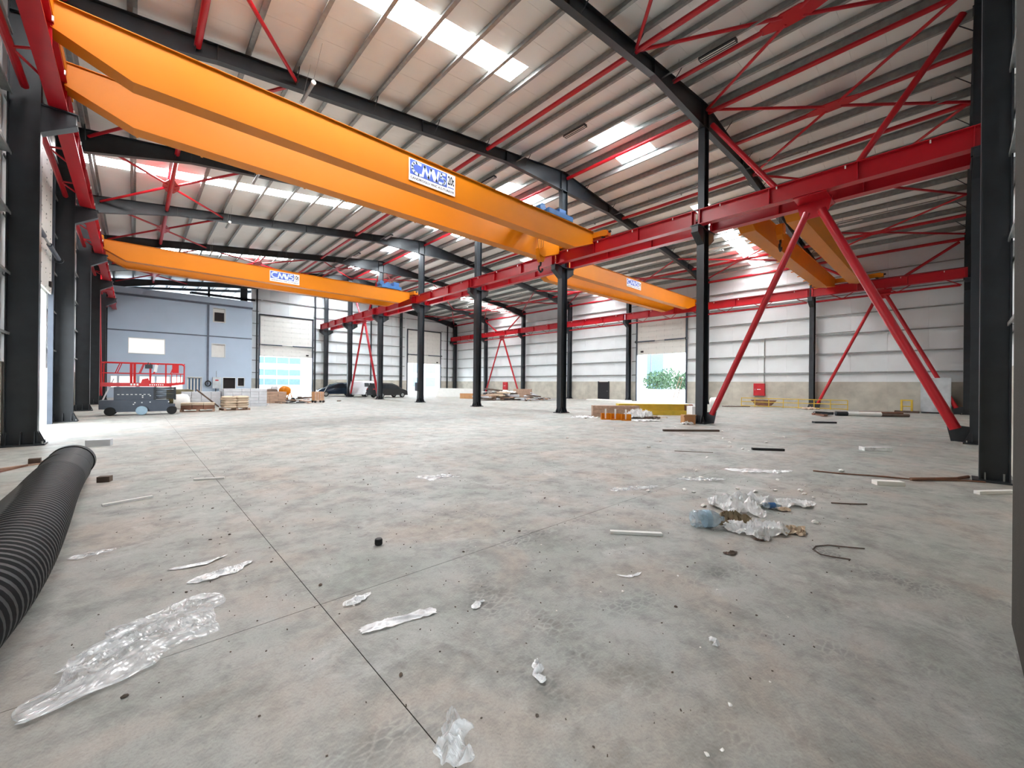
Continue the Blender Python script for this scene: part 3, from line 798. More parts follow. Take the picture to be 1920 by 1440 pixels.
# ================================================================== BLUE-GREY BUILDING
bb = thing('office_block', 'blue-grey two-storey office block standing in the far left corner of the hall', 'building', (4, 56.4, 0))
X0, X1, YB = -1.98, 10.08, 56.05
holes = [(-.45, 2.27, 4.48, 5.98, 'w'), (6.4, 7.48, 8.35, 9.85, 'd'), (6.3, 7.48, 4.45, 5.85, 'b'), (4.2, 5.4, 0, 2.1, 'door'), (7.35, 8.5, 0, 2.1, 'o'), (8.75, 9.35, 1.2, 2.1, 'o'),
         (-1.7, -1.3, 1.05, 2.1, 'w'), (-1.1, .1, 1.05, 2.1, 'w'), (.4, 1.5, 1.05, 2.1, 'w'), (1.7, 2.7, 1.05, 2.1, 'w'), (2.9, 3.75, .2, 2.1, 'w')]
xsn = sorted({X0, X1, *[h[0] for h in holes], *[h[1] for h in holes]}); zsn = sorted({0, 10.38, *[h[2] for h in holes], *[h[3] for h in holes]})
fm = MB()
for a, b_ in zip(xsn[:-1], xsn[1:]):
    run = None
    for c_, d_ in zip(zsn[:-1], zsn[1:]):
        mx_, mz = (a+b_)/2, (c_+d_)/2
        if any(h[0] < mx_ < h[1] and h[2] < mz < h[3] for h in holes):
            if run: fm.box(a, b_, YB, YB+.3, *run); run = None
        else: run = (run[0] if run else c_, d_)
    if run: fm.box(a, b_, YB, YB+.3, *run)
fm.build('facade_wall', 'blue_facade', bb, world=True)
MB().prism([(X0-.03, 10.38), (X1+.08, 10.38), (X1+.08, 11.05), (X0-.03, 11.0)], 'y', YB-.06, YB+.3).build('parapet', 'blue_facade', bb, world=True)
MB().box(X0, X1, YB+.3, YB+8, 10.3, 10.4).box(X0, X0+.2, YB+.3, YB+8, 0, 10.3).box(X1-.2, X1, YB+.3, YB+8, 0, 10.3).box(X0, X1, YB+7.8, YB+8, 0, 10.3).build('side_wall', 'blue_facade', bb, world=True)
MB().box(X0+.2, X1-.2, YB+.5, YB+7.8, 3.3, 3.5).box(X0+.2, X1-.2, YB+.5, YB+7.8, 6.6, 6.8).build('storey_slab', 'white_frame', bb, world=True)
MB().box(X0, X1+.05, YB-.08, YB, 10.16, 10.36).build('cornice_groove', 'facade_groove', bb, world=True)
MB().box(X0, X1, YB-.03, YB, 6.64, 6.76).build('storey_band', 'facade_groove', bb, world=True)
MB().box(5.84, 6.02, YB-.1, YB, 1.3, 10.3).build('downpipe', 'facade_groove', bb, world=True)
for h in holes:
    a, b_, c_, d_, k = h
    w_ = MB().box(a-.05, b_+.05, YB-.04, YB+.02, c_-.06, c_).box(a-.05, b_+.05, YB-.02, YB+.02, d_, d_+.05).box(a-.05, a, YB-.02, YB+.02, c_, d_).box(b_, b_+.05, YB-.02, YB+.02, c_, d_).build('window_frame' if k != 'door' else 'door_frame', 'white_frame', bb, world=True)
    pm = {'w': 'lit_window' if d_ < 3 else 'cream_window_glow', 'b': 'white_frame', 'd': 'white_frame', 'o': 'dark_void', 'door': 'white_frame'}[k]
    MB().box(a, b_, YB+.2, YB+.24, c_, d_).build('pane' if k not in ('door',) else 'door_leaf', pm, w_, world=True)
    if k == 'd': MB().box(a+.12, b_-.1, YB+.05, YB+.2, c_+.1, d_-.45).build('opening', 'dark_void', w_, world=True)  # solid dark box, its colour standing for the shade inside the opening
    if k == 'door':
        for q in range(4): MB().box(a+.1+q*.28, a+.24+q*.28, YB+.16, YB+.2, .1, 2.0).build('slat', 'outside_glass', w_, world=True)
t = thing('electrical_panel', 'pale grey electrical panel with a conduit on the blue-grey facade', 'panel', (6.75, YB-.16, .9))
MB().box(-.4, .4, -.1, .1, 0, 1.25).build('housing', 'grey_box', t); MB().box(-.36, .36, -.12, -.1, .04, 1.2).build('door', 'grey_box', t)
MB().box(-.16, .14, -.125, -.12, .85, .98).build('warning_label', 'cabinet_red', t); MB().tube((-.05, 0, 1.25), (-.05, 0, 1.95), .025, 8).build('conduit', 'galvanised', t)
MB().tube((-.1, 0, -.5), (-.1, 0, 0), .04, 8).build('cable_tail', 'dark_paint', t)
t = thing('cable_coil', 'dark coil of cable hanging beside the electrical panel', 'cable', (5.95, YB-.12, 1.45))
for k in range(5): MB().path([(math.cos(a)*(.2+k*.02), -.03*k, math.sin(a)*(.26+k*.015)) for a in [i*math.pi/7 for i in range(15)]], .02, 5).build('loop', 'black_rubber', t)

# ================================================================== LIGHT FITTINGS
def fitting_row(x, ys_, where):
    z = zr(x)-.62
    t = thing('lighting_trunking', f'thin metal lighting trunking running the length of the hall {where}', 'conduit', (x, YF(1)+1, z+.28), 0, 'lighting trunking')
    MB().box(x-.02, x+.02, YF(1)+.5, YF(8), z+.26, z+.31).build('rail', 'galvanised', t, world=True)
    hg = MB()
    for k in range(26): hg.tube((x, YF(1)+1.2+k*2.1, z+.31), (x, YF(1)+1.2+k*2.1, zr(x)), .008, 4)
    hg.build('hanger', 'galvanised', t, world=True, kind='stuff')
    for i, y in enumerate(ys_):
        f_ = thing('tube_light', f'unlit fluorescent batten {where}, {ORD[i]} from the camera', 'lamp', (x, y, z+.1), 0, 'unlit fluorescent battens')
        MB().box(-.09, .09, -.62, .62, .03, .09).prism([(-.13, .0), (-.09, .03), (.09, .03), (.13, .0)], 'y', -.62, .62).build('housing', 'galvanised' if x > 20 else 'dark_paint', f_)
        for s_ in (-1, 1): MB().tube((s_*.05, -.58, 0), (s_*.05, .58, 0), .016, 8).build('tube', 'white_plastic', f_)
        MB().tube((0, -.4, .09), (0, -.4, .17), .008, 4).tube((0, .4, .09), (0, .4, .17), .008, 4).build('clip', 'galvanised', f_)
fitting_row(14.8, [5.7+6.27*k for k in range(9) if 5.7+6.27*k < 56], 'high on the left roof slope')
fitting_row(24.0, [5.6+6.27*k for k in range(9) if 5.6+6.27*k < 56], 'high on the right roof slope')
fitting_row(33.0, [4.6+8.17*k for k in range(7)], 'low on the right roof slope')
for i, y in enumerate((7.2, 15.3, 23.5, 31.7, 39.8)):
    x = 4.33; z = 11.7
    f_ = thing('hanging_lamp', f'short silver tube lamp on V-shaped wires by the left slope, {ORD[i]} from the camera', 'lamp', (x, y, z), 0, 'silver wire-hung lamps')
    MB().tube((0, -.62, 0), (0, .62, 0), .06, 12).build('tube', 'galvanised', f_, smooth=True)
    MB().tube((0, -.68, 0), (0, -.62, 0), .075, 12).build('end_cap', 'white_plastic', f_); MB().tube((0, .62, 0), (0, .68, 0), .075, 12).build('end_cap', 'white_plastic', f_)
    w_ = MB()
    for s_ in (-1, 1): w_.tube((0, s_*.6, .06), (0, s_*.6-.9, .8), .006, 4)
    w_.build('wire', 'galvanised', f_)

# ================================================================== SCISSOR LIFT
t = thing('scissor_lift', 'red and dark grey scissor lift parked at the left columns', 'lift', (.3, 27.3, 0), -.06)
MB().box(-1.3, 1.25, -.42, .42, .16, .5).box(-1.5, -1.1, -.38, .38, .3, .72).box(-1.1, 1.0, -.44, .44, .5, .72).build('chassis', 'lift_grey', t)
MB().box(-1.0, .42, -.36, .36, .72, 1.36).build('machinery_cover', 'lift_grey', t)
for k in range(6):
    MB().obox((.8, -.26, .8+k*.1), (.85, .06, .05), 0, (.05 if k % 2 else -.05)).obox((.8, .26, .8+k*.1), (.85, .06, .05), 0, (-.05 if k % 2 else .05)).build('scissor_arm', 'dark_paint', t)
MB().box(.42, .5, -.34, .34, .72, 1.36).box(1.2, 1.28, -.34, .34, .72, 1.36).build('arm_post', 'dark_paint', t)
for x, y in ((-1.12, -.42), (1.12, -.42), (-1.12, .42), (1.12, .42)):
    MB().lathe([(.06, -.08), (.19, -.08), (.2, -.05), (.2, .05), (.19, .08), (.06, .08)], (x, y, .2), 'y', 20).build('wheel', 'black_rubber', t, smooth=True)
MB().lathe([(.05, -.07), (.2, -.07), (.22, -.04), (.22, .04), (.05, .07)], (.0, -.55, .22), 'y', 22).build('wheel', 'wheel_blue', t, smooth=True, label='pale blue non-marking wheel')
MB().box(-1.45, 1.1, -.42, .42, 1.38, 1.56).prism([(1.1, 1.42), (1.62, 1.5), (1.62, 1.62), (1.1, 1.56)], 'y', -.42, .42).build('platform', 'lift_red', t)
MB().prism([(-.05, 1.56), (.28, 1.56), (.22, 1.8), (.0, 1.74)], 'y', -.43, -.41).build('lock_plate', 'lift_red', t)
rr = [(-1.42, -.4), (-.42, -.4), (-.35, -.4), (.2, -.4), (.85, -.4), (1.58, -.4)]
for yy in (-.4, .4):
    MB().path([(-1.42, yy, 1.56), (-1.42, yy, 2.45), (-1.36, yy, 2.52), (1.52, yy, 2.52), (1.6, yy, 2.44), (1.6, yy, 1.56)], .026, 8).build('guardrail', 'lift_red', t, smooth=True)
    MB().tube((-1.42, yy, 2.02), (1.6, yy, 2.02), .02, 8).build('mid_rail', 'lift_red', t)
    for x in (-.42, -.3, .28, .87): MB().tube((x, yy, 1.56), (x, yy, 2.52), .026, 8).build('rail_post', 'lift_red', t)
    for x in (1.1, 1.3, 1.45): MB().tube((x, yy, 1.56), (x, yy, 2.02), .016, 6).build('rail_post', 'lift_red', t)
    for x in (-.95, -.12, .4, 1.05): MB().tube((x, yy, 2.02), (x+.16, yy, 2.5), .02, 6).build('diagonal_rail', 'lift_red', t)
for x in (-1.42, 1.6): MB().tube((x, -.4, 2.52), (x, .4, 2.52), .026, 8).tube((x, -.4, 2.02), (x, .4, 2.02), .02, 8).build('end_rail', 'lift_red', t)
MB().box(1.12, 1.38, -.44, -.42, 2.06, 2.48).build('info_plate', 'lift_red', t)
MB().box(.1, .38, -.52, -.36, 2.26, 2.46).tube((.2, -.44, 2.46), (.22, -.44, 2.56), .02, 6).tube((.3, -.44, 2.46), (.3, -.44, 2.54), .015, 6).build('control_box', 'dark_paint', t)
MB().obox((.5, -.46, 2.28), (.12, .02, .36), 0, .15).build('paper_tag', 'white_plastic', t)
tx = MB()
for k in range(8): tx.box(-.88+k*.155, -.8+k*.155, -.365, -.36, .98+.0*k, 1.01)
for x, z in ((.02, .93), (.02, .85), (.3, .93), (-.25, .6), (.0, .6), (.3, .62), (1.0, .62), (-.3, .52)): tx.box(x-.025, x+.025, -.46, -.44, z-.02, z+.025) if z < .7 else tx.box(x-.025, x+.025, -.375, -.36, z-.02, z+.025)
tx.build('sticker', 'white_plastic', t, kind='stuff')
tx = MB()
for k in range(7): tx.box(1.12-.85+k*.08, 1.16-.85+k*.08, -.43, -.42, 1.43, 1.5)
for k in range(3): tx.box(-.42+k*.11, -.35+k*.11, -.43, -.42, 1.43, 1.52)
for k in range(6): tx.prism([(.9+k*.11, 1.58), (.95+k*.11, 1.58), (.97+k*.11, 1.62), (.92+k*.11, 1.62)], 'y', -.43, -.42)
tx.build('white_marking', 'white_plastic', t, kind='stuff')

# ================================================================== BLACK CORRUGATED PIPE
t = thing('corrugated_pipe', 'huge black corrugated plastic pipe lying on the floor at the left edge', 'pipe', (-.73, 6.6, 0))
def ax(y): return -.74 - .09*math.exp(-((y-3.0)/.9)**2) + .03*math.sin((y-3)*.9) + (-.03 if y > 9.2 else 0)
vs, fs = [], []; n = 40; k = 0; y = 3.05; prof = []
while y < 8.35:
    R_ = .272
    for dy, rr_ in ((0, R_-.014), (.018, R_), (.05, R_), (.068, R_-.014)): prof.append((y+dy, rr_))
    y += .088 if y > 4 else .094
while y < 9.95: 
    for dy, rr_ in ((0, .266), (.015, .272), (.04, .272), (.055, .266)): prof.append((y+dy, rr_))
    y += .07
prof += [(9.97, .285), (10.15, .288), (10.16, .25)]
for (yy, rr_) in prof:
    for i in range(n):
        a = 2*math.pi*i/n; vs.append((ax(yy)+rr_*math.cos(a), yy, .274+rr_*math.sin(a)*(.985)))
m_ = MB(); K = len(prof); m_.add(vs, [(j*n+i, j*n+(i+1) % n, (j+1)*n+(i+1) % n, (j+1)*n+i) for j in range(K-1) for i in range(n)])
m_.build('corrugated_wall', 'black_plastic', t, world=True, smooth=True)
inn = [(3.05, .258), (3.06, .245), (10.1, .245), (10.16, .25)]
vs = [(ax(yy)+rr_*math.cos(2*math.pi*i/n), yy, .274+rr_*math.sin(2*math.pi*i/n)) for yy, rr_ in inn for i in range(n)]
MB().add(vs, [(j*n+i, j*n+(i+1) % n, (j+1)*n+(i+1) % n, (j+1)*n+i) for j in range(3) for i in range(n)]).build('inner_liner', 'black_plastic', t, world=True, smooth=True)

# ================================================================== CARS
def car(name, label, m, loc, rz, prof, glass, L_, wd, wheels):
    t = thing(name, label, 'car', loc, rz)
    # tapered body: side profile lofted over the width
    secs = [(-wd/2, .93), (-wd/2+.08, 1.0), (wd/2-.08, 1.0), (wd/2, .93)]
    vs, fs = [], []; n = len(prof)
    for (yy, sc_) in secs:
        for (x, z) in prof:
            zz = .25+(z-.25)*(sc_ if z > .9 else 1); inset = .16*max(0, (z-.95))*(1 if yy > 0 else -1)
            vs.append((x*(.985 if sc_ < 1 else 1), yy-inset, zz))
    for j in range(3): fs += [(j*n+i, j*n+(i+1) % n, (j+1)*n+(i+1) % n, (j+1)*n+i) for i in range(n)]
    fs += [tuple(range(n))[::-1], tuple(range(3*n, 4*n))]
    MB().add(vs, fs).build('body', m, t, smooth=True)
    for s_ in (-1, 1):
        for gpoly in glass:
            vs = []
            for off in (0, .02):
                for (x, z) in gpoly:
                    inset = .16*max(0, (z-.95)); vs.append((x, s_*(wd/2-inset+off-.004), z*.985))
            n2 = len(gpoly)
            MB().add(vs, [(i, (i+1) % n2, n2+(i+1) % n2, n2+i) for i in range(n2)]+[tuple(range(n2))[::-1], tuple(range(n2, 2*n2))]).build('side_window', 'car_glass', t)
        for x in wheels:
            MB().lathe([(.12, -.1), (.3, -.1), (.32, -.06), (.32, .06), (.3, .1), (.12, .1)], (x, s_*(wd/2-.08), .32), 'y', 20).build('wheel', 'black_rubber', t, smooth=True)
            MB().lathe([(.02, -.11), (.19, -.11), (.19, .11), (.02, .11)], (x, s_*(wd/2-.08), .32), 'y', 14).build('hubcap', 'galvanised', t)
    for s_ in (-1, 1):
        MB().box(-L_/2-.01, -L_/2+.06, s_*wd*.38-.1, s_*wd*.38+.1, .85, 1.05).build('tail_light', 'tail_light', t)
        MB().box(L_/2-.12, L_/2-.02, s_*wd*.35-.15, s_*wd*.35+.15, .62, .76).build('head_light', 'car_white', t)
    return t
mpv = [(-2.2, .3), (-2.25, .9), (-2.1, 1.15), (-1.85, 1.6), (-1.3, 1.7), (.1, 1.68), (.75, 1.45), (1.3, 1.08), (1.9, .92), (2.2, .7), (2.22, .3)]
glm = [[(-1.75, 1.12), (-1.6, 1.5), (-.75, 1.56), (-.75, 1.1)], [(-.68, 1.1), (-.68, 1.56), (.05, 1.55), (.65, 1.35), (.95, 1.1)]]
car('black_car', 'black people carrier parked between the middle columns, nose to the right', 'car_black', (21.7, 44.9, 0), .45-.3, mpv, glm, 4.45, 1.8, (-1.35, 1.4))
car('white_car', 'white van behind the black people carrier', 'car_white', (20.9, 49.6, 0), .75, [(-2.3, .3), (-2.35, 1.0), (-2.2, 1.85), (-1.9, 1.95), (.9, 1.95), (1.5, 1.4), (2.1, 1.2), (2.3, .9), (2.3, .3)],
    [[(-1.9, 1.25), (-1.8, 1.7), (-.6, 1.7), (-.6, 1.25)], [(-.4, 1.25), (-.4, 1.7), (.85, 1.7), (1.25, 1.3), (1.25, 1.25)]], 4.6, 1.85, (-1.45, 1.5))
car('navy_car', 'navy hatchback at the foot of the end wall, left of the white van', 'car_navy', (18.3, 51.6, 0), 3.0, mpv, glm, 4.45, 1.75, (-1.35, 1.4))

# ================================================================== STACKS AND MATERIALS ON THE LEFT
def pallet(name, label, loc, rz, lx, ly, h=.13):
    t = thing(name, label, 'pallet', loc, rz)
    for k in range(5): MB().box(-lx/2+k*(lx-.1)/4, -lx/2+k*(lx-.1)/4+.1, -ly/2, ly/2, h-.02, h).build('deck_board', 'wood', t)
    for yy in (-ly/2, 0-.05, ly/2-.1): MB().box(-lx/2, lx/2, yy, yy+.1, 0, .022).box(-lx/2, -lx/2+.1, yy, yy+.1, .022, h-.02).box(lx/2-.1, lx/2, yy, yy+.1, .022, h-.02).box(-.05, .05, yy, yy+.1, .022, h-.02).build('bearer', 'wood', t)
    return t
def sack_mesh(m, lx=.62, ly=.4, h=.16, seed=0):
    vs, fs = [], []; a, b_ = 10, 7
    for j in range(b_+1):
        ph = -math.pi/2+math.pi*j/b_
        for i in range(a*2):
            th = math.pi*i/a; cx = abs(math.cos(th))**.5*math.copysign(1, math.cos(th)); sy_ = abs(math.sin(th))**.5*math.copysign(1, math.sin(th))
            rr_ = math.cos(ph)**.45 if math.cos(ph) > 0 else 0
            q = noise.noise(Vector((cx*2+seed, sy_*2, ph)))*.12
            vs.append((cx*lx/2*rr_*(1+q*.5), sy_*ly/2*rr_*(1+q*.5), math.sin(ph)*h/2*(1+q)))
    w = a*2
    fs = [(j*w+i, j*w+(i+1) % w, (j+1)*w+(i+1) % w, (j+1)*w+i) for j in range(b_) for i in range(w)]
    return MB().add(vs, fs).mesh('cement_sack', m, smooth=True)
SM = [sack_mesh('sack_paper', seed=s_) for s_ in (0, 3, 7)]
def sacks(cx, cy, rz, nx, ny, nl, z0, label, group):
    c_, s2 = math.cos(rz), math.sin(rz)
    idx = 0
    for l_ in range(nl):
        for i in range(nx):
            for j in range(ny):
                u = (i-(nx-1)/2)*.6+random.uniform(-.04, .04); v = (j-(ny-1)/2)*.4+random.uniform(-.03, .03)
                o = bpy.data.objects.new('cement_sack', random.choice(SM)); COL.objects.link(o)
                o.location = (cx+u*c_-v*s2, cy+u*s2+v*c_, z0+.075+l_*.135); o.rotation_euler = (random.uniform(-.06, .06), random.uniform(-.06, .06), rz+random.uniform(-.2, .2)+(math.pi if random.random() < .5 else 0))
                o['label'] = label; o['category'] = 'sack'; o['group'] = group
pallet('pallet', 'wooden pallet under the low brown slab pack right of the scissor lift', (2.6, 28.4, 0), -.15, 1.5, 1.0)
t = thing('slab_pack', 'low pack of brown slabs on the pallet beside the scissor lift', 'building material', (2.6, 28.4, .13), -.15)
for l_ in range(3):
    for i in range(3): MB().box(-.72+i*.49, -.25+i*.49, -.46, .46, l_*.12, l_*.12+.11).build('slab', 'rust' if l_ < 2 else 'sack_paper', t)
pallet('pallet', 'wooden pallet under the heap of tan cement sacks', (4.35, 28.8, 0), .1, 1.3, 1.1)
sacks(4.35, 28.8, .1, 2, 3, 5, .13, 'tan paper cement sack in the heap between the slab pack and the blocks', 'tan cement sacks in the near heap')
def block_stack(cx, cy, rz, nx, ny, nl, bs, m, label, name='block_stack'):
    t = thing(name, label, 'building material', (cx, cy, 0), rz)
    me = MB().box(-bs[0]/2+.006, bs[0]/2-.006, -bs[1]/2+.006, bs[1]/2-.006, 0, bs[2]-.01).mesh('block', m)
    for l_ in range(nl):
        for i in range(nx):
            for j in range(ny):
                if 0 < i < nx-1 and 0 < j < ny-1 and l_ < nl-1: continue
                inst(me, 'block', t, ((i-(nx-1)/2)*bs[0]+random.uniform(-.01, .01), (j-(ny-1)/2)*bs[1]+random.uniform(-.01, .01), l_*bs[2]), (0, 0, random.uniform(-.02, .02)))
    return t
block_stack(3.2, 33.4, -.05, 4, 2, 5, (.5, .5, .2), 'grey_block', 'pale grey wrapped block stack behind the brown slab pack')
block_stack(5.5, 33.2, .05, 5, 3, 6, (.5, .5, .2), 'grey_block', 'tall pale grey block stack behind the tan sacks')
block_stack(7.5, 37.0, .0, 5, 2, 5, (.6, .5, .18), 'wood', 'stack of grey-brown boards in front of the office block right end', 'board_stack')
t = thing('timber_prop', 'loose dark timber leaning over the pale block stack', 'timber', (3.4, 31.9, 0))
MB().obox((0, 0, .6), (1.6, .08, .08), -.3, .75).build('board', 'dark_wood', t)
t = thing('generator', 'dark drum-shaped machine beside the scissor lift', 'machine', (2.3, 36.0, 0))
MB().lathe([(.05, -.7), (.45, -.7), (.5, -.5), (.5, .5), (.45, .7), (.05, .7)], (0, 0, .62), 'x', 18).build('drum', 'olive', t, smooth=True)
MB().box(-.6, .6, -.35, .35, .0, .16).build('skid', 'dark_paint', t)
t = thing('white_bag', 'white bulk bag beside the right end of the scissor lift', 'bag', (2.1, 31.5, 0))
inst(sack_mesh('white_plastic', .8, .7, .9, 5), 'bag_body', t, (0, 0, .44))
# mixer
t = thing('concrete_mixer', 'yellow concrete mixer in the far left doorway', 'mixer', (9.3, 38.3, 0), .4)
MB().lathe([(.18, -.42), (.36, -.3), (.42, 0), (.4, .15), (.26, .42), (.22, .42)], (0, 0, .95), 'y', 20).build('drum', 'yellow_paint', t, smooth=True)
MB().lathe([(.2, .425), (.05, .425)], (0, 0, .95), 'y', 16).build('drum_mouth', 'dark_void', t)  # dark disc coloured for the shade inside the drum
MB().tube((-.5, 0, .95), (-.45, -.4, 0), .03).tube((-.5, 0, .95), (-.45, .4, 0), .03).tube((.5, 0, .95), (.45, -.4, .1), .03).tube((.5, 0, .95), (.45, .4, .1), .03).tube((-.5, 0, .95), (.5, 0, .95), .03).build('stand', 'yellow_paint', t)
for s_ in (-1, 1): MB().lathe([(.04, -.04), (.18, -.04), (.18, .04), (.04, .04)], (.45, s_*.42, .18), 'y', 14).build('wheel', 'black_rubber', t)
t = thing('scrap_bin', 'rusty bin heaped with scrap left of the yellow mixer', 'bin', (8.2, 38.2, 0))
MB().prism([(-.6, 0), (.6, 0), (.72, .8), (-.72, .8)], 'y', -.4, .4).build('bin_body', 'rust', t)
inst(sack_mesh('dark_wood', 1.1, .7, .5, 9), 'scrap_heap', t, (0, 0, .86)); inst(sack_mesh('grey_block', .5, .4, .5, 2), 'scrap_heap', t, (.3, 0, 1.1))
# floor-level junk piles in front of the end door: boards
def junk(cx, cy, n, spread, label, group, ms, size=(1.0, .3, .05), zmax=.3, nm='loose_board'):
    for i in range(n):
        a = random.uniform(0, math.pi); u, v = random.gauss(0, spread[0]*.45), random.gauss(0, spread[1]*.45)
        lx = size[0]*random.uniform(.5, 1.2); z = (i/n)*zmax*max(.0, 1-abs(u)/spread[0])*max(0, 1-abs(v)/spread[1]*.8)
        o = solo(MB().obox((0, 0, size[2]/2), (lx, size[1]*random.uniform(.5, 1.1), size[2]*random.uniform(.7, 1.6))), nm, random.choice(ms), label, 'debris', (cx+u, cy+v, z), a, group)
        if z > .03: o.rotation_euler = (random.uniform(-.12, .12), random.uniform(-.12, .12), a)
junk(9.4, 35.6, 16, (2.2, .9), 'loose grey board or panel in the rubble before the far left door', 'boards in the left rubble', ['grey_block', 'dark_wood', 'wood', 'white_plastic', 'dark_paint'], (.9, .35, .05), .35)
junk(10.6, 37.3, 14, (1.6, .6), 'loose brown board in the heap before the far left doorway', 'boards in the doorway heap', ['dark_wood', 'rust', 'wood'], (1.0, .3, .06), .6)
junk(6.6, 34.6, 8, (1.2, .5), 'pale slab fragment at the foot of the block stacks', 'slab fragments by the stacks', ['grey_block', 'white_plastic', 'sack_paper'], (.6, .3, .06), .15)
t = thing('sand_box_cart', 'small wooden crate cart beside the far left roller door', 'cart', (11.2, 35.9, 0), .1)
MB().box(-.38, .38, -.3, .3, .18, .9).build('crate', 'cardboard', t)
for k in range(4): MB().box(-.39+k*.2, -.25+k*.2, -.32, -.3, .18, .9).build('slat', 'wood', t)
for s_ in (-1, 1): MB().lathe([(.03, -.03), (.1, -.03), (.1, .03), (.03, .03)], (.33, s_*.28, .1), 'y', 12).lathe([(.03, -.03), (.1, -.03), (.1, .03), (.03, .03)], (-.33, s_*.28, .1), 'y', 12).build('wheel', 'black_rubber', t)
MB().tube((.36, 0, .6), (.85, 0, 1.5), .025).build('handle', 'galvanised', t)
o = solo(MB().obox((0, 0, .95), (.05, 1.2, 1.9), 0, .35), 'leaning_sheet', 'grey_block', 'pale sheet leaning at the foot of a left row column', 'sheet', (-1.35, 38.6, -.04))

# ================================================================== TIMBER HEAP AT THE FAR RIGHT WALL
o = solo(MB().prism([(-2.6, 0), (2.6, 0), (2.5, 1.05), (-2.2, 1.1)], 'y', -.7, .7), 'wrapped_panel_pack', 'wrap_film', 'white film-wrapped panel pack in the far right corner', 'pack', (30.7, 44.0, 0), -.55)
MATS_W = 'white_plastic'; o.data.materials[0] = MATS['white_plastic']
block_stack(27.9, 37.9, -.9, 5, 1, 3, (.3, .4, .2), 'cardboard', 'low row of brown bundles left of a middle column, near the white pack', 'bundle_row')
junk(28.6, 33.0, 44, (2.8, 1.5), 'weathered board in the timber heap at the right wall', 'boards of the timber heap', ['wood', 'dark_wood', 'grey_block', 'sack_paper'], (1.9, .5, .14), 1.7)
junk(31.0, 30.4, 24, (2.6, .9), 'grey plank in the low heap right of the timber stack', 'planks of the low heap', ['wood', 'dark_wood', 'grey_block'], (1.7, .3, .09), .6)
block_stack(31.0, 31.9, -.9, 1, 5, 7, (1.9, .26, .17), 'wood', 'stacked brown planks under the far red brace', 'plank_stack')
solo(MB().obox((0, 0, .42), (1.9, 1.0, .1), 0, .42), 'concrete_slab', 'grey_block', 'grey slab leaning on the right side of the timber stack under the far red brace', 'panel', (32.0, 30.6, .02), -.7)
# fire cabinets
def cab(label, y, z0, h, w):
    t = thing('fire_cabinet', label, 'cabinet', (39.68, y, z0), 0, 'red wall cabinets')
    MB().box(-.12, .1, -w/2, w/2, 0, h).build('housing', 'cabinet_red', t); MB().box(-.14, -.12, -w/2+.05, w/2-.05, .05, h-.05).build('door', 'cabinet_red', t)
    MB().box(-.145, -.14, -.14, .14, h*.48, h*.54).build('white_lettering', 'white_plastic', t); MB().box(-.16, -.14, w/2-.16, w/2-.1, h*.45, h*.55).build('latch', 'galvanised', t)
cab('red fire cabinet on the concrete plinth above the yellow guardrail', 11.55, .9, 1.05, .85)
cab('red fire cabinet behind the timber heap on the right wall', 44.5, .9, 1.1, .9)
t = thing('standpipe', 'grey pipe rising from the red fire cabinet to the girt', 'pipe', (39.7, 11.2, 2.0)); MB().tube((0, 0, 0), (0, 0, 3.8), .035, 8).build('pipe', 'galvanised', t); MB().tube((0, 0, 3.8), (0, -6, 3.9), .03, 8).build('elbow_run', 'galvanised', t)
# yellow guardrail lying low by the right wall
t = thing('guardrail', 'low yellow tubular guardrail on the floor along the right wall', 'railing', (38.0, 8.8, 0))
for z in (.08, .42, .72): MB().tube((-.35+0, 3.5, z), (.35, -3.4, z), .03, 8).build('rail', 'dull_yellow', t)
for k in range(8):
    y = 3.5-k*.985; x = -.35+k*.1; MB().tube((x, y, 0), (x, y, .74), .03, 8).build('post', 'dull_yellow', t)
t = thing('rust_boat', 'rust-brown curved steel tray behind the yellow guardrail', 'tray', (38.9, 11.0, 0)); MB().prism([(-.9, .55), (.9, .55), (.5, .1), (-.5, .1)], 'x', -.3, .3).build('tray_body', 'rust', t); MB().box(-.2, .2, -.4, .4, 0, .1).build('foot', 'dark_wood', t)
o = solo(MB().box(-.35, .35, -.35, .35, 0, .8), 'white_sack_pile', 'white_plastic', 'white bundle behind the leg of the thick red brace', 'bundle', (33.9, 13.0, 0), .3)
o.data = sack_mesh('white_plastic', 1.1, .8, .8, 4); o.location.z = .4
# floor items at the right
def bar(name, label, p, q, w, h, m, cat='board', z=0):
    p, q = Vector((*p, 0)), Vector((*q, 0)); d_ = q-p
    return solo(MB().box(-d_.length/2, d_.length/2, -w/2, w/2, 0, h), name, m, label, cat, ((p.x+q.x)/2, (p.y+q.y)/2, z), math.atan2(d_.y, d_.x))
bar('dark_plank', 'long dark brown plank on the floor in front of the middle column foot', (14.2, 7.25), (15.75, 5.9), .12, .07, 'dark_wood')
bar('black_tray', 'short black steel channel lying right of centre on the floor', (11.9, 3.62), (12.36, 3.02), .1, .06, 'black_plastic')
bar('thin_strip', 'thin dark curved strip on the floor left of the black channel', (10.1, 4.85), (10.6, 4.1), .03, .012, 'dark_wood')
bar('dark_offcut', 'dark offcut lying in front of the bundled rolls', (23.2, 4.5), (23.8, 3.8), .25, .08, 'dark_paint')
bar('dark_board', 'dark board on the floor behind the red brace leg', (35.6, 13.0), (37.2, 11.6), .4, .06, 'dark_wood')
bar('white_profile', 'white plastic profile lying in the foreground right of centre', (3.93, 2.62), (4.3, 2.2), .055, .028, 'white_plastic', 'profile')
bar('white_profile', 'white plastic strip on the floor just right of the black pipe', (-.3, 7.58), (.2, 7.72), .05, .03, 'white_plastic', 'profile')
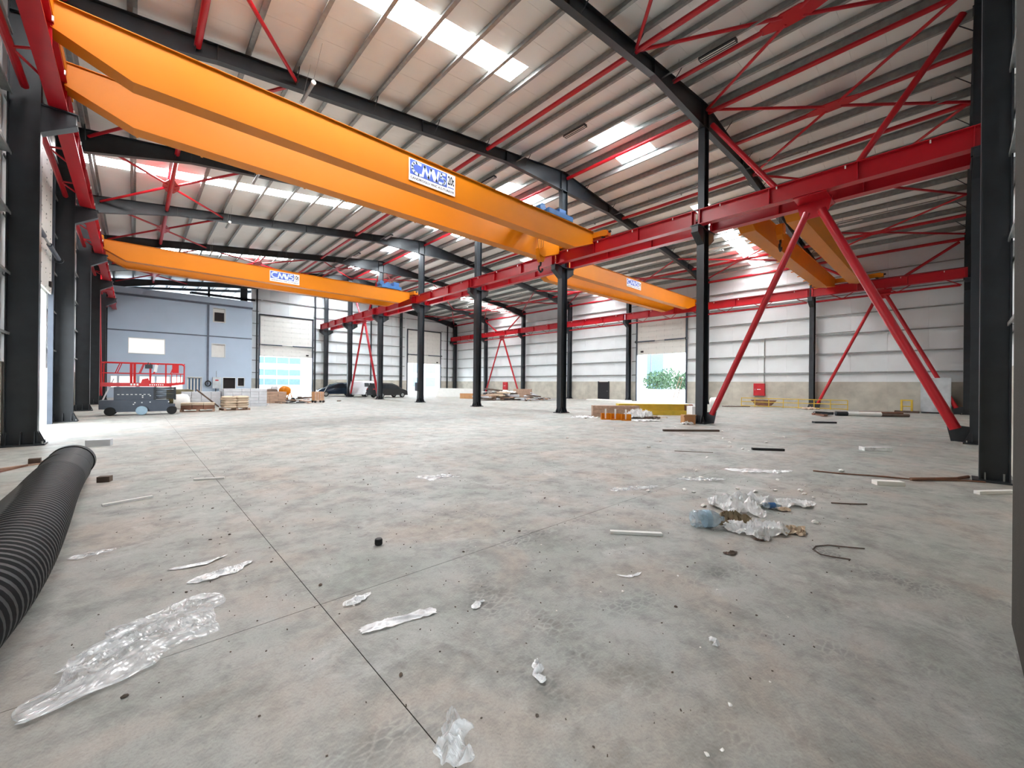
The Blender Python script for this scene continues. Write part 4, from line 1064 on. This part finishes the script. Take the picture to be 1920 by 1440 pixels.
bar('white_profile', 'white plastic strip lying beyond the pipe-side strip, left of centre', (.74, 8.62), (1.14, 8.45), .04, .03, 'white_plastic', 'profile')
bar('white_profile', 'white foam strip lying before the foot of the large gable post', (9.75, -.22), (10.3, -.62), .08, .05, 'white_plastic', 'profile')
bar('concrete_brick', 'pale concrete brick on the floor beyond the black pipe end', (-.87, 14.75), (-.42, 14.65), .2, .16, 'grey_block', 'brick')
bar('timber_block', 'small dark timber block touching the right side of the pipe end', (-.42, 9.45), (-.27, 9.4), .12, .09, 'dark_wood', 'block')
bar('wood_batten', 'thin brown batten on the floor behind the black pipe', (-1.95, 11.75), (-1.3, 12.2), .07, .03, 'wood', 'batten')
bar('wood_batten', 'second brown batten lying behind the black pipe, with a block on it', (-2.0, 11.0), (-1.25, 12.6), .06, .03, 'rust', 'batten')
solo(MB().box(-.08, .08, -.06, .06, 0, .09), 'timber_block', 'dark_wood', 'small brown block on the batten behind the black pipe', 'block', (-1.42, 12.2, .03))
# rolls
t = thing('roll_bundle', 'bundle of white and dark rolls lying on the floor near the right wall', 'rolls', (31.4, 3.2, 0))
d_ = Vector((1.2, -1.6, 0)).normalized()
for k, (m_, a, b_, dz, off) in enumerate((('dark_paint', -2.0, -1.4, .14, 0), ('white_plastic', -1.4, .3, .14, 0), ('dark_wood', .3, 1.7, .1, 0), ('dark_wood', -.6, 1.5, .08, .35), ('rust', -.6, 1.6, .22, .3))):
    p = Vector((-d_.y*off, d_.x*off, dz)); MB().tube(p+d_*a, p+d_*b_, {.14: .13, .1: .09, .08: .07, .22: .06}[dz], 12).build('roll', m_, t, smooth=True)
t = thing('scrap_heap', 'grey metal scrap heap on the floor left of the bundled rolls', 'scrap', (29.6, 5.2, 0))
for k in range(8): MB().obox((random.uniform(-.7, .7), random.uniform(-.5, .5), .08+random.random()*.2), (.5*random.uniform(.5, 1.5), .2, .1), random.random()*3, random.uniform(-.2, .2)).build('scrap_piece', random.choice(['lift_grey', 'dark_paint', 'rust']), t)
# near right corner: grey cabinet, yellow machine
t = thing('control_cabinet', 'pale grey control cabinet in the right corner behind the brace foot', 'cabinet', (39.1, .95, 0))
MB().box(-.3, .3, -.7, .7, .1, 2.35).build('housing', 'grey_box', t); MB().box(-.32, -.3, -.66, -.02, .15, 2.3).build('door', 'grey_box', t); MB().box(-.32, -.3, .02, .66, .15, 2.3).build('door', 'grey_box', t); MB().box(-.28, .28, -.66, .66, 0, .1).build('plinth', 'dark_paint', t)
t = thing('yellow_trestle', 'small yellow trestle on dark timbers left of the grey cabinet', 'stand', (38.6, 2.3, 0))
MB().box(-.2, .2, -.3, -.2, .12, .8).box(-.2, .2, .2, .3, .12, .8).box(-.18, .18, -.3, .3, .8, .88).box(-.16, .16, -.2, .2, .4, .46).build('trestle_body', 'dull_yellow', t); MB().box(-.3, .3, -.6, .6, 0, .12).build('timber', 'dark_wood', t)

# ================================================================== CENTRE PILE (right of the third middle column)
t = thing('timber_crate', 'long pale brown timber crate behind the orange brackets', 'crate', (18.5, 12.1, 0), -.77)
for k in range(3): MB().box(-1.2, 1.2, -.25, -.2, .02+k*.2, .2+k*.2).build('board', 'wood', t)
MB().box(-1.2, 1.2, -.2, .25, .02, .6).build('crate_body', 'wood', t)
for i, (x, y) in enumerate(((16.85, 11.55), (17.0, 11.1), (17.15, 10.62))):
    t = thing('orange_bracket', ['left orange steel bracket with a short white post, in front of the crate', 'middle orange steel bracket of the three in front of the crate', 'right orange steel bracket of the three in front of the crate'][i], 'bracket', (x, y, 0), -.77, 'orange crane brackets on the floor')
    MB().box(-.22, .22, -.12, .12, 0, .05).box(-.22, -.2, -.12, .12, .05, .3).box(.0, .22, -.12, -.1, .05, .3).box(.2, .22, -.12, .12, .05, .3).build('bracket_plate', 'yellow_paint', t)
    MB().box(-.22, .22, .1, .12, .05, .3).build('back_plate', 'yellow_paint', t); MB().box(-.04, .03, -.02, .04, .05, .52).build('white_post', 'white_plastic', t)
t = thing('yellow_beam', 'long yellow steel box beam lying behind the crumpled plastic heap', 'beam', (21.9, 12.0, 0), -.72)
MB().box(-1.9, 2.1, -.25, .25, .25, .58).box(-1.9, 2.1, -.35, .35, .58, .61).build('beam_box', 'olive', t); MB().box(-1.2, 1.9, -.5, -.28, .0, .26).build('lower_beam', 'yellow_paint', t)
for k in range(3): MB().box(-1.5+k*1.5, -1.4+k*1.5, -.4, .4, 0, .08).build('bearer', 'wood', t)
t['label'] = 'long yellow steel beam lying behind the crumpled plastic heap'
for ch in t.children:
    if ch.name.startswith(('beam_box', 'lower_beam')): ch.data.materials[0] = MATS['dull_yellow']
solo(MB().tube((-.0, 0, .32), (.45, 0, .32), .3, 16), 'grey_coil', 'rust', 'brown-grey wrapped coil at the right end of the yellow beam', 'coil', (23.2, 10.6, 0), -.72)
t = thing('cardboard_box', 'open cardboard box left of the column with the red brace', 'box', (17.84, 7.97, 0), -.75)
MB().box(-.24, .24, -.2, .2, 0, .4).build('box_body', 'cardboard', t); MB().obox((-.05, -.3, .38), (.48, .2, .01), 0, 0, -.5).build('flap', 'cardboard', t)
t = thing('white_carton', 'white carton behind the cardboard box, left of the brace column', 'box', (21.45, 9.1, 0), -.7)
MB().box(-.42, .42, -.3, .3, 0, .62).build('carton_body', 'white_plastic', t); MB().box(-.42, .42, -.02, .02, .62, .625).build('tape', 'grey_block', t)
junk(19.3, 10.6, 9, (1.4, .4), 'wooden lath in the pile at the crumpled plastic heap', 'laths in the centre pile', ['dark_wood', 'wood', 'sack_paper'], (1.0, .12, .04), .12, 'wood_lath')
junk(17.2, 12.9, 5, (.8, .3), 'dark lath left of the orange brackets', 'laths left of the orange brackets', ['dark_wood', 'dark_paint'], (.8, .1, .03), .06, 'wood_lath')
# ladder leaning in the right door
t = thing('ladder', 'wooden ladder leaning in the right-hand roller doorway', 'ladder', (39.5, 18.4, 0))
for s_ in (-1, 1): MB().tube((-1.0, s_*.22+.2, 0), (.15, s_*.14, 2.6), .03, 6).build('stile', 'wood', t)
for k in range(7): f_ = k/7+.08; MB().tube((-1.0+1.15*f_, -.2+.06*f_+.2*(1-f_), 2.6*f_), (-1.0+1.15*f_, .2-.06*f_+.2*(1-f_), 2.6*f_), .02, 6).build('rung', 'wood', t)
solo(MB().box(-2.4, 2.4, -.9, .9, 0, .12), 'white_sheet_stack', 'white_plastic', 'low stack of white sheets on the floor before the dark side door', 'sheets', (37.8, 25.6, 0), 1.45)
t = thing('column_box', 'small dark switch box fixed to the middle column before the far door', 'box', (XM-.3, YF(5)-.0, 1.0)); MB().box(-.12, .05, -.22, .22, 0, .75).build('housing', 'dark_paint', t); MB().box(-.14, -.12, -.2, .2, .03, .72).build('lid', 'lift_grey', t)

# ================================================================== PLASTIC FILM AND LITTER
def crumple(name, label, cx, cy, lx, wy, rz, h, seed, m, nx=40, ny=16, cat='plastic sheet', taper=.5, bend=0., smooth=False, z0=.004, sq=False):
    vs, fs = [], []
    for i in range(nx+1):
        u = i/nx*2-1; ww = wy/2*((1-abs(u)**2.2)**.5*(1-taper*.5*(1+u)*.8)+.02)*(1+.5*noise.noise(Vector((u*2.3, seed, 0))))
        if sq: ww = wy/2*(1+.35*noise.noise(Vector((u*2.3, seed, 0))))
        sh = (.1 if sq else .35)*wy*noise.noise(Vector((u*1.7, seed+5, 0)))+bend*(u*u)
        for j in range(ny+1):
            v = j/ny*2-1
            e = 1+.25*noise.noise(Vector((u*5, v*1.5, seed)))
            x = u*lx/2*(1+.12*noise.noise(Vector((v*2, seed, 3)))); y = v*ww*e+sh
            fz = 1/(.35+min(lx, 2)*.65)
            a = noise.noise(Vector((x*4*fz+seed, y*7*fz+x*3*fz, seed))); b_ = noise.noise(Vector((x*11*fz+y*6, y*13*fz, seed+2))); c3 = noise.noise(Vector((x*30, y*30, seed+4)))
            z = h*(max(0, 1-abs(a)*3.4)**1.3*.62+max(0, 1-abs(b_)*3.6)*.3*(.35+abs(a)*1.6)+abs(c3)*.08)*(1-.55*abs(v)**2)*(1-.4*abs(u)**2)
            vs.append((x, y, z0+z))
    w = ny+1
    fs = [(i*w+j, (i+1)*w+j, (i+1)*w+j+1, i*w+j+1) for i in range(nx) for j in range(ny)]
    o = solo(MB().add(vs, fs), name, m, label, cat, (cx, cy, 0), rz)
    if smooth:
        for p in o.data.polygons: p.use_smooth = True
    return o
crumple('plastic_sheet', 'large clear plastic film lying crumpled beside the black pipe', .05, 3.45, 1.2, .4, .84, .05, 1, 'clear_film', 90, 34, taper=-.6)
crumple('plastic_sheet', 'thin tail of clear film running back from the large sheet', -.1, 3.62, .6, .1, .8, .03, 31, 'clear_film', 40, 12)
crumple('plastic_sleeve', 'flattened milky plastic sleeve in the centre foreground', 1.37, 2.62, .52, .095, -.21, .04, 2, 'milky_film', 40, 14, sq=True, smooth=True)
crumple('plastic_bag', 'upright crumpled plastic bag at the bottom edge of the view', 1.1, 1.56, .3, .17, 1.1, .13, 3, 'clear_film', 34, 22)
crumple('plastic_scrap', 'small white crumpled scrap left of the milky sleeve', 1.26, 3.08, .24, .12, .2, .04, 4, 'milky_film', 24, 14)
crumple('plastic_scrap', 'twisted white film scraps above the large clear sheet', .58, 4.28, .5, .16, .3, .04, 5, 'milky_film', 36, 12, taper=.2, bend=.05)
crumple('plastic_scrap', 'curled pale tape loop behind the twisted film scraps', .45, 4.6, .42, .07, .1, .03, 25, 'milky_film', 30, 8, bend=.08)
crumple('plastic_scrap', 'flat clear wrapper touching the side of the black pipe', -.28, 5.55, .32, .17, .2, .02, 6, 'clear_film', 20, 12)
crumple('plastic_sheet', 'half-round clear film patch lying in mid floor', 3.95, 6.2, .75, .42, -.55, .05, 7, 'clear_film', 40, 20)
crumple('plastic_sheet', 'white plastic wrap heap behind the water bottle', 6.2, 1.98, .95, .75, -.6, .26, 8, 'milky_film', 60, 30)
crumple('plastic_sheet', 'flat white film spread right of the wrap heap', 6.75, 1.6, .8, .4, -.9, .14, 9, 'milky_film', 40, 18)
crumple('plastic_sheet', 'dirty white plastic wrap heap right of the water bottle', 5.25, 1.52, .75, .5, -.8, .2, 10, 'milky_film', 54, 28)
crumple('brown_rag', 'crumpled brown paper rag in the litter right of the water bottle', 5.32, 1.82, .42, .3, -.75, .22, 11, 'brown_rag', 30, 18, 'rag')
crumple('paper_sheet', 'tan paper sheet at the right end of the dirty wrap heap', 5.5, 1.27, .42, .26, -.7, .12, 12, 'sack_paper', 20, 12, 'paper')
crumple('dark_rag', 'small dark rag under the dirty wrap heap', 5.0, 1.42, .18, .09, -.5, .05, 13, 'dark_wood', 16, 10, 'rag')
crumple('plastic_scrap', 'thin clear film on the floor far behind the wrap heap', 7.4, 3.05, .9, .3, -.7, .04, 14, 'clear_film', 40, 14)
crumple('plastic_scrap', 'long clear film in the mid floor left of the wrap heap', 5.9, 3.5, .9, .28, -.5, .04, 15, 'clear_film', 40, 14)
crumple('plastic_scrap', 'grey crumpled tuft with a wire in front of the litter heap', 4.35, 1.5, .16, .09, -.4, .04, 16, 'dark_wood', 16, 10)
crumple('plastic_scrap', 'curved white ribbon of film in the right foreground', 3.18, 1.9, .24, .05, -.5, .015, 17, 'milky_film', 20, 8, bend=.04)
crumple('plastic_scrap', 'white film tuft standing in the lower middle foreground', 1.72, 1.62, .2, .07, .95, .06, 18, 'milky_film', 22, 12)
crumple('plastic_scrap', 'tiny white film tuft in the right foreground', 2.75, 1.05, .09, .05, .9, .05, 19, 'milky_film', 14, 10)
crumple('plastic_scrap', 'small white scrap right of the milky sleeve', 1.9, 2.42, .14, .08, .4, .03, 20, 'milky_film', 16, 10)
crumple('plastic_heap', 'grey crumpled plastic heap on the crate pile at the middle column', 18.8, 10.95, 1.5, 1.0, -.7, .75, 21, 'milky_film', 50, 30, smooth=False)
crumple('plastic_heap', 'white crumpled plastic left of the orange brackets', 16.7, 12.7, 1.4, .5, -.75, .2, 22, 'milky_film', 40, 18)
crumple('plastic_heap', 'pale plastic in front of the crumpled heap', 17.6, 9.8, 1.4, .5, -.75, .16, 23, 'milky_film', 40, 18)
crumple('plastic_heap', 'white film draped over the left part of the timber heap', 28.8, 32.6, 2.6, 1.3, -.8, .5, 41, 'white_plastic', 40, 20, z0=.75)
crumple('plastic_heap', 'white plastic lump at the foot of the brace column', 17.6, 7.9, .55, .35, -.7, .22, 24, 'white_plastic', 26, 16, smooth=True)
crumple('plastic_sheet', 'long pale film on the floor at the far right of the litter', 9.0, 2.6, 1.3, .4, -.8, .06, 26, 'milky_film', 50, 16)
crumple('plastic_heap', 'pale plastic heap on the floor under the yellow guardrail', 37.2, 7.4, 1.1, .6, -1.2, .3, 27, 'sack_paper', 26, 16, smooth=True)
crumple('plastic_scrap', 'small dirty tuft at the right end of the wrap heap', 6.4, 1.55, .2, .14, -.6, .07, 28, 'sack_paper', 18, 12)
# water bottle
t = thing('water_bottle', 'large crushed blue-tinted water bottle lying in the litter', 'bottle', (4.95, 1.98, .1), -.75)
pr_ = [(.02, -.17), (.085, -.17), (.1, -.14), (.09, -.1), (.1, -.05), (.088, 0), (.1, .05), (.09, .09), (.06, .14), (.03, .16)]
MB().lathe(pr_, (0, 0, 0), 'x', 22).build('bottle_body', 'bottle_film', t, smooth=True); MB().tube((.16, 0, 0), (.2, 0, 0), .028, 14).build('bottle_neck', 'bottle_film', t)
MB().lathe([(.09, -.03), (.101, -.03), (.101, .03), (.09, .03)], (0, 0, 0), 'x', 22).build('label_band', 'wheel_blue', t)
t = thing('water_bottle', 'small blue plastic bottle in the white wrap heap', 'bottle', (6.35, 1.68, .05), -.8)
MB().lathe([(.01, -.12), (.038, -.12), (.04, -.02), (.036, .03), (.012, .1), (.012, .12)], (0, 0, 0), 'x', 14).build('bottle_body', 'bottle_film', t, smooth=True)
MB().lathe([(.035, -.05), (.042, -.05), (.042, .03), (.035, .03)], (0, 0, 0), 'x', 14).build('label_band', 'blue_paint', t)
t = thing('plastic_cap', 'black ribbed plastic cap standing on the floor left of centre', 'cap', (1.85, 4.0, 0))  # loose ribbed plastic cap, not part of any pipe
MB().lathe([(.01, 0), (.034, 0), (.036, .006), (.036, .055), (.032, .062), (.01, .062)], (0, 0, 0), 'z', 20).build('cap_body', 'black_plastic', t)
rb = MB()
for k in range(16): a = k*math.pi/8; rb.obox((.036*math.cos(a), .036*math.sin(a), .03), (.004, .004, .045), a)
rb.build('rib', 'black_rubber', t, kind='stuff')
def wire(label, pts, r_, m='dark_wood', cat='wire', nm='bent_wire'):
    c0 = Vector((*pts[0], 0)); solo(MB().path([(p[0]-c0.x, p[1]-c0.y, r_+.003) for p in pts], r_, 6), nm, m, label, cat, tuple(c0))
wire('bent dark steel hook of wire in the right foreground', [(5.5, .63), (5.42, .75), (5.33, .9), (5.2, .98), (5.07, .98), (4.98, .9), (5.0, .8), (5.05, .68)], .006)
wire('long dark cable on the floor left of the large gable post', [(9.8, 1.9), (9.9, 1.5), (10.2, .9), (10.3, .5), (10.9, -.1), (11.0, -.35)], .014, 'rust', 'cable', 'floor_cable')
wire('thick rusty cable end beside the large gable post', [(10.2, .55), (10.5, .3), (10.9, .0), (11.3, -.15)], .03, 'rust', 'cable', 'floor_cable')
wire('short dark twig of wire right of the litter heap', [(7.3, 1.2), (7.45, 1.0), (7.6, .85)], .01)
# foam packaging bits and pebbles seen one by one
def chip_mesh(s_, m):
    bm = bmesh.new(); bmesh.ops.create_icosphere(bm, subdivisions=1, radius=1)
    for v in bm.verts: v.co *= 1+.5*noise.noise(v.co*1.3+Vector((s_, 0, 0))); v.co.z *= .5
    me = bpy.data.meshes.new('chip'); bm.to_mesh(me); bm.free(); me.materials.append(MATS[m]); return me
CH = [chip_mesh(i*2.7, 'foam_chip') for i in range(4)]; DK = [chip_mesh(i*3.1, 'grit') for i in range(4)]
def chips(n, x0, x1, y0, y1, s0, s1, label, group, meshes, nm):
    for i in range(n):
        x, y = random.uniform(x0, x1), random.uniform(y0, y1); s_ = random.uniform(s0, s1)
        o = bpy.data.objects.new(nm, random.choice(meshes)); COL.objects.link(o); o.location = (x, y, s_*.4); o.scale = (s_*random.uniform(.8, 1.6), s_, s_)
        o.rotation_euler = (0, 0, random.random()*6); o['label'] = label; o['category'] = 'litter'; o['group'] = group
chips(22, 5.6, 8.6, 1.0, 3.6, .02, .045, 'small white foam chip scattered round the plastic wrap heaps', 'white chips near the wrap heaps', CH, 'foam_chip')
chips(22, 9, 17, 1.0, 9, .025, .055, 'white foam chip on the open floor before the right wall', 'white chips on the right floor', CH, 'foam_chip')
chips(16, 1.2, 4.0, .6, 4, .006, .012, 'tiny white crumb on the foreground floor', 'white crumbs in the foreground', CH, 'foam_crumb')
chips(40, -.2, 4.5, .8, 7.5, .006, .016, 'small dark pebble on the foreground floor', 'dark pebbles in the foreground', DK, 'pebble')
bar('foam_block', 'white foam block lying left of the large gable post', (9.35, .95), (9.6, .62), .14, .07, 'foam_chip', 'block')
bar('foam_block', 'flat clear-white block on the floor left of the brace foot', (14.2, 1.7), (14.6, 1.2), .22, .09, 'milky_film', 'block')
g_ = MB()
for i in range(1500):
    x = random.uniform(-.3, 9); y = random.uniform(.6, 14); s_ = random.uniform(.002, .006)
    g_.obox((x, y, s_/2), (s_*2, s_, s_), random.random()*3)
solo(g_, 'grit', 'grit', 'fine dark grit sprinkled over the nearer concrete floor', 'grit', (0, 0, 0), kind='stuff')

# ================================================================== OUTSIDE
og = struct('ground')
MB().box(-60, 100, 58.25, 140, -.3, -.04).box(40.7, 110, -40, 58.2, -.3, -.04).box(-60, -3.05, -40, 58.2, -.3, -.04).box(-3, 40.6, -40, -6.05, -.3, -.04).build('paving', 'outside_ground', og)
t = thing('white_building', 'white building with rows of blue windows beyond the far left door', 'building', (17.5, 84, 0))
MB().box(-16, 12, 0, 10, 0, 16).build('wall', 'outside_white', t)
for z in (1.2, 2.9, 5.1, 6.8, 9.2):
    for k in range(5):
        MB().box(-4.4+k*2.0, -2.5+k*2.0, -.06, 0, z, z+1.1).build('window', 'outside_glass', t)
t = thing('white_building', 'pale building with a blue window seen in the far right door', 'building', (50, 80, 0))
MB().box(-9, 14, 0, 8, 0, 12).build('wall', 'outside_white', t)
for z in (1.0, 4.0): MB().box(-5.6, -3.2, -.06, 0, z, z+2).box(-2.4, 0, -.06, 0, z, z+2).build('window', 'outside_glass', t)
t = thing('boundary_wall', 'low white boundary wall outside the right roller door', 'wall', (46.5, 26, 0))
for k in range(9): MB().box(-.1, .1, -12+k*4+.02, -8+k*4-.02, 0, 1.25).build('wall_panel', 'outside_white', t)
for k in range(10): MB().box(-.18, .18, -12.12+k*4, -11.88+k*4, 0, 1.35).build('pillar', 'outside_white', t)
def tree(label, x, y, h, rad, seed):
    t = thing('tree', label, 'tree', (x, y, 0)); MB().tube((0, 0, 0), (.1, .1, h*.6), .12, 8, .06).build('trunk', 'dark_wood', t)
    rng = random.Random(seed); lf = MB()
    for i in range(700):
        u = Vector((rng.gauss(0, 1), rng.gauss(0, 1), rng.gauss(0, 1))).normalized()*rad*rng.random()**.4
        lf.obox((u.x, u.y, h*.62+u.z*.75), (.26, .16, .01), rng.random()*6, rng.random()*3, rng.random()*3)
    lf.build('foliage', 'leaf', t, kind='stuff')
tree('bushy young tree outside the right roller door, left of the tower', 52, 27.5, 3.6, 1.9, 1)
tree('bushy tree outside the right roller door, right side', 50, 22.5, 3.4, 1.8, 2)
tree('farther tree outside the right roller door, behind the others', 58, 28.5, 4.2, 2.4, 3)
t = thing('tower', 'pale blue tower block outside the right roller door', 'building', (88, 46, 0)); MB().box(-2, 2, -2, 2, 0, 15).build('wall', 'outside_glass', t); MB().box(-2.3, 2.3, -2.3, 2.3, 15, 15.4).build('roof', 'outside_white', t)
t = thing('utility_pole', 'thin grey pole outside the right roller door', 'pole', (60, 32.8, 0)); MB().tube((0, 0, 0), (0, 0, 9), .12, 8).build('shaft', 'lift_grey', t); MB().tube((0, -.8, 7), (0, .8, 7), .06, 6).build('crossarm', 'lift_grey', t)
t = thing('stone_wall', 'rubble stone wall outside the left doorway', 'wall', (-6.5, 30, 0)); rng = random.Random(5)
SMs = []
for s_ in range(4):
    bm = bmesh.new(); bmesh.ops.create_icosphere(bm, subdivisions=1, radius=.5)
    for v in bm.verts: v.co *= 1+.3*noise.noise(v.co*1.7+Vector((s_*4, 0, 0)))
    me = bpy.data.meshes.new('stone'); bm.to_mesh(me); bm.free(); me.materials.append(MATS['stone']); SMs.append(me)
for i in range(18):
    for j in range(7):
        inst(SMs[(i*3+j) % 4], 'stone', t, (rng.uniform(-.1, .1), -7+i*.72+(j % 2)*.3, .2+j*.42), (rng.random()*3, rng.random(), rng.random()*3), (.8, .8, .52))
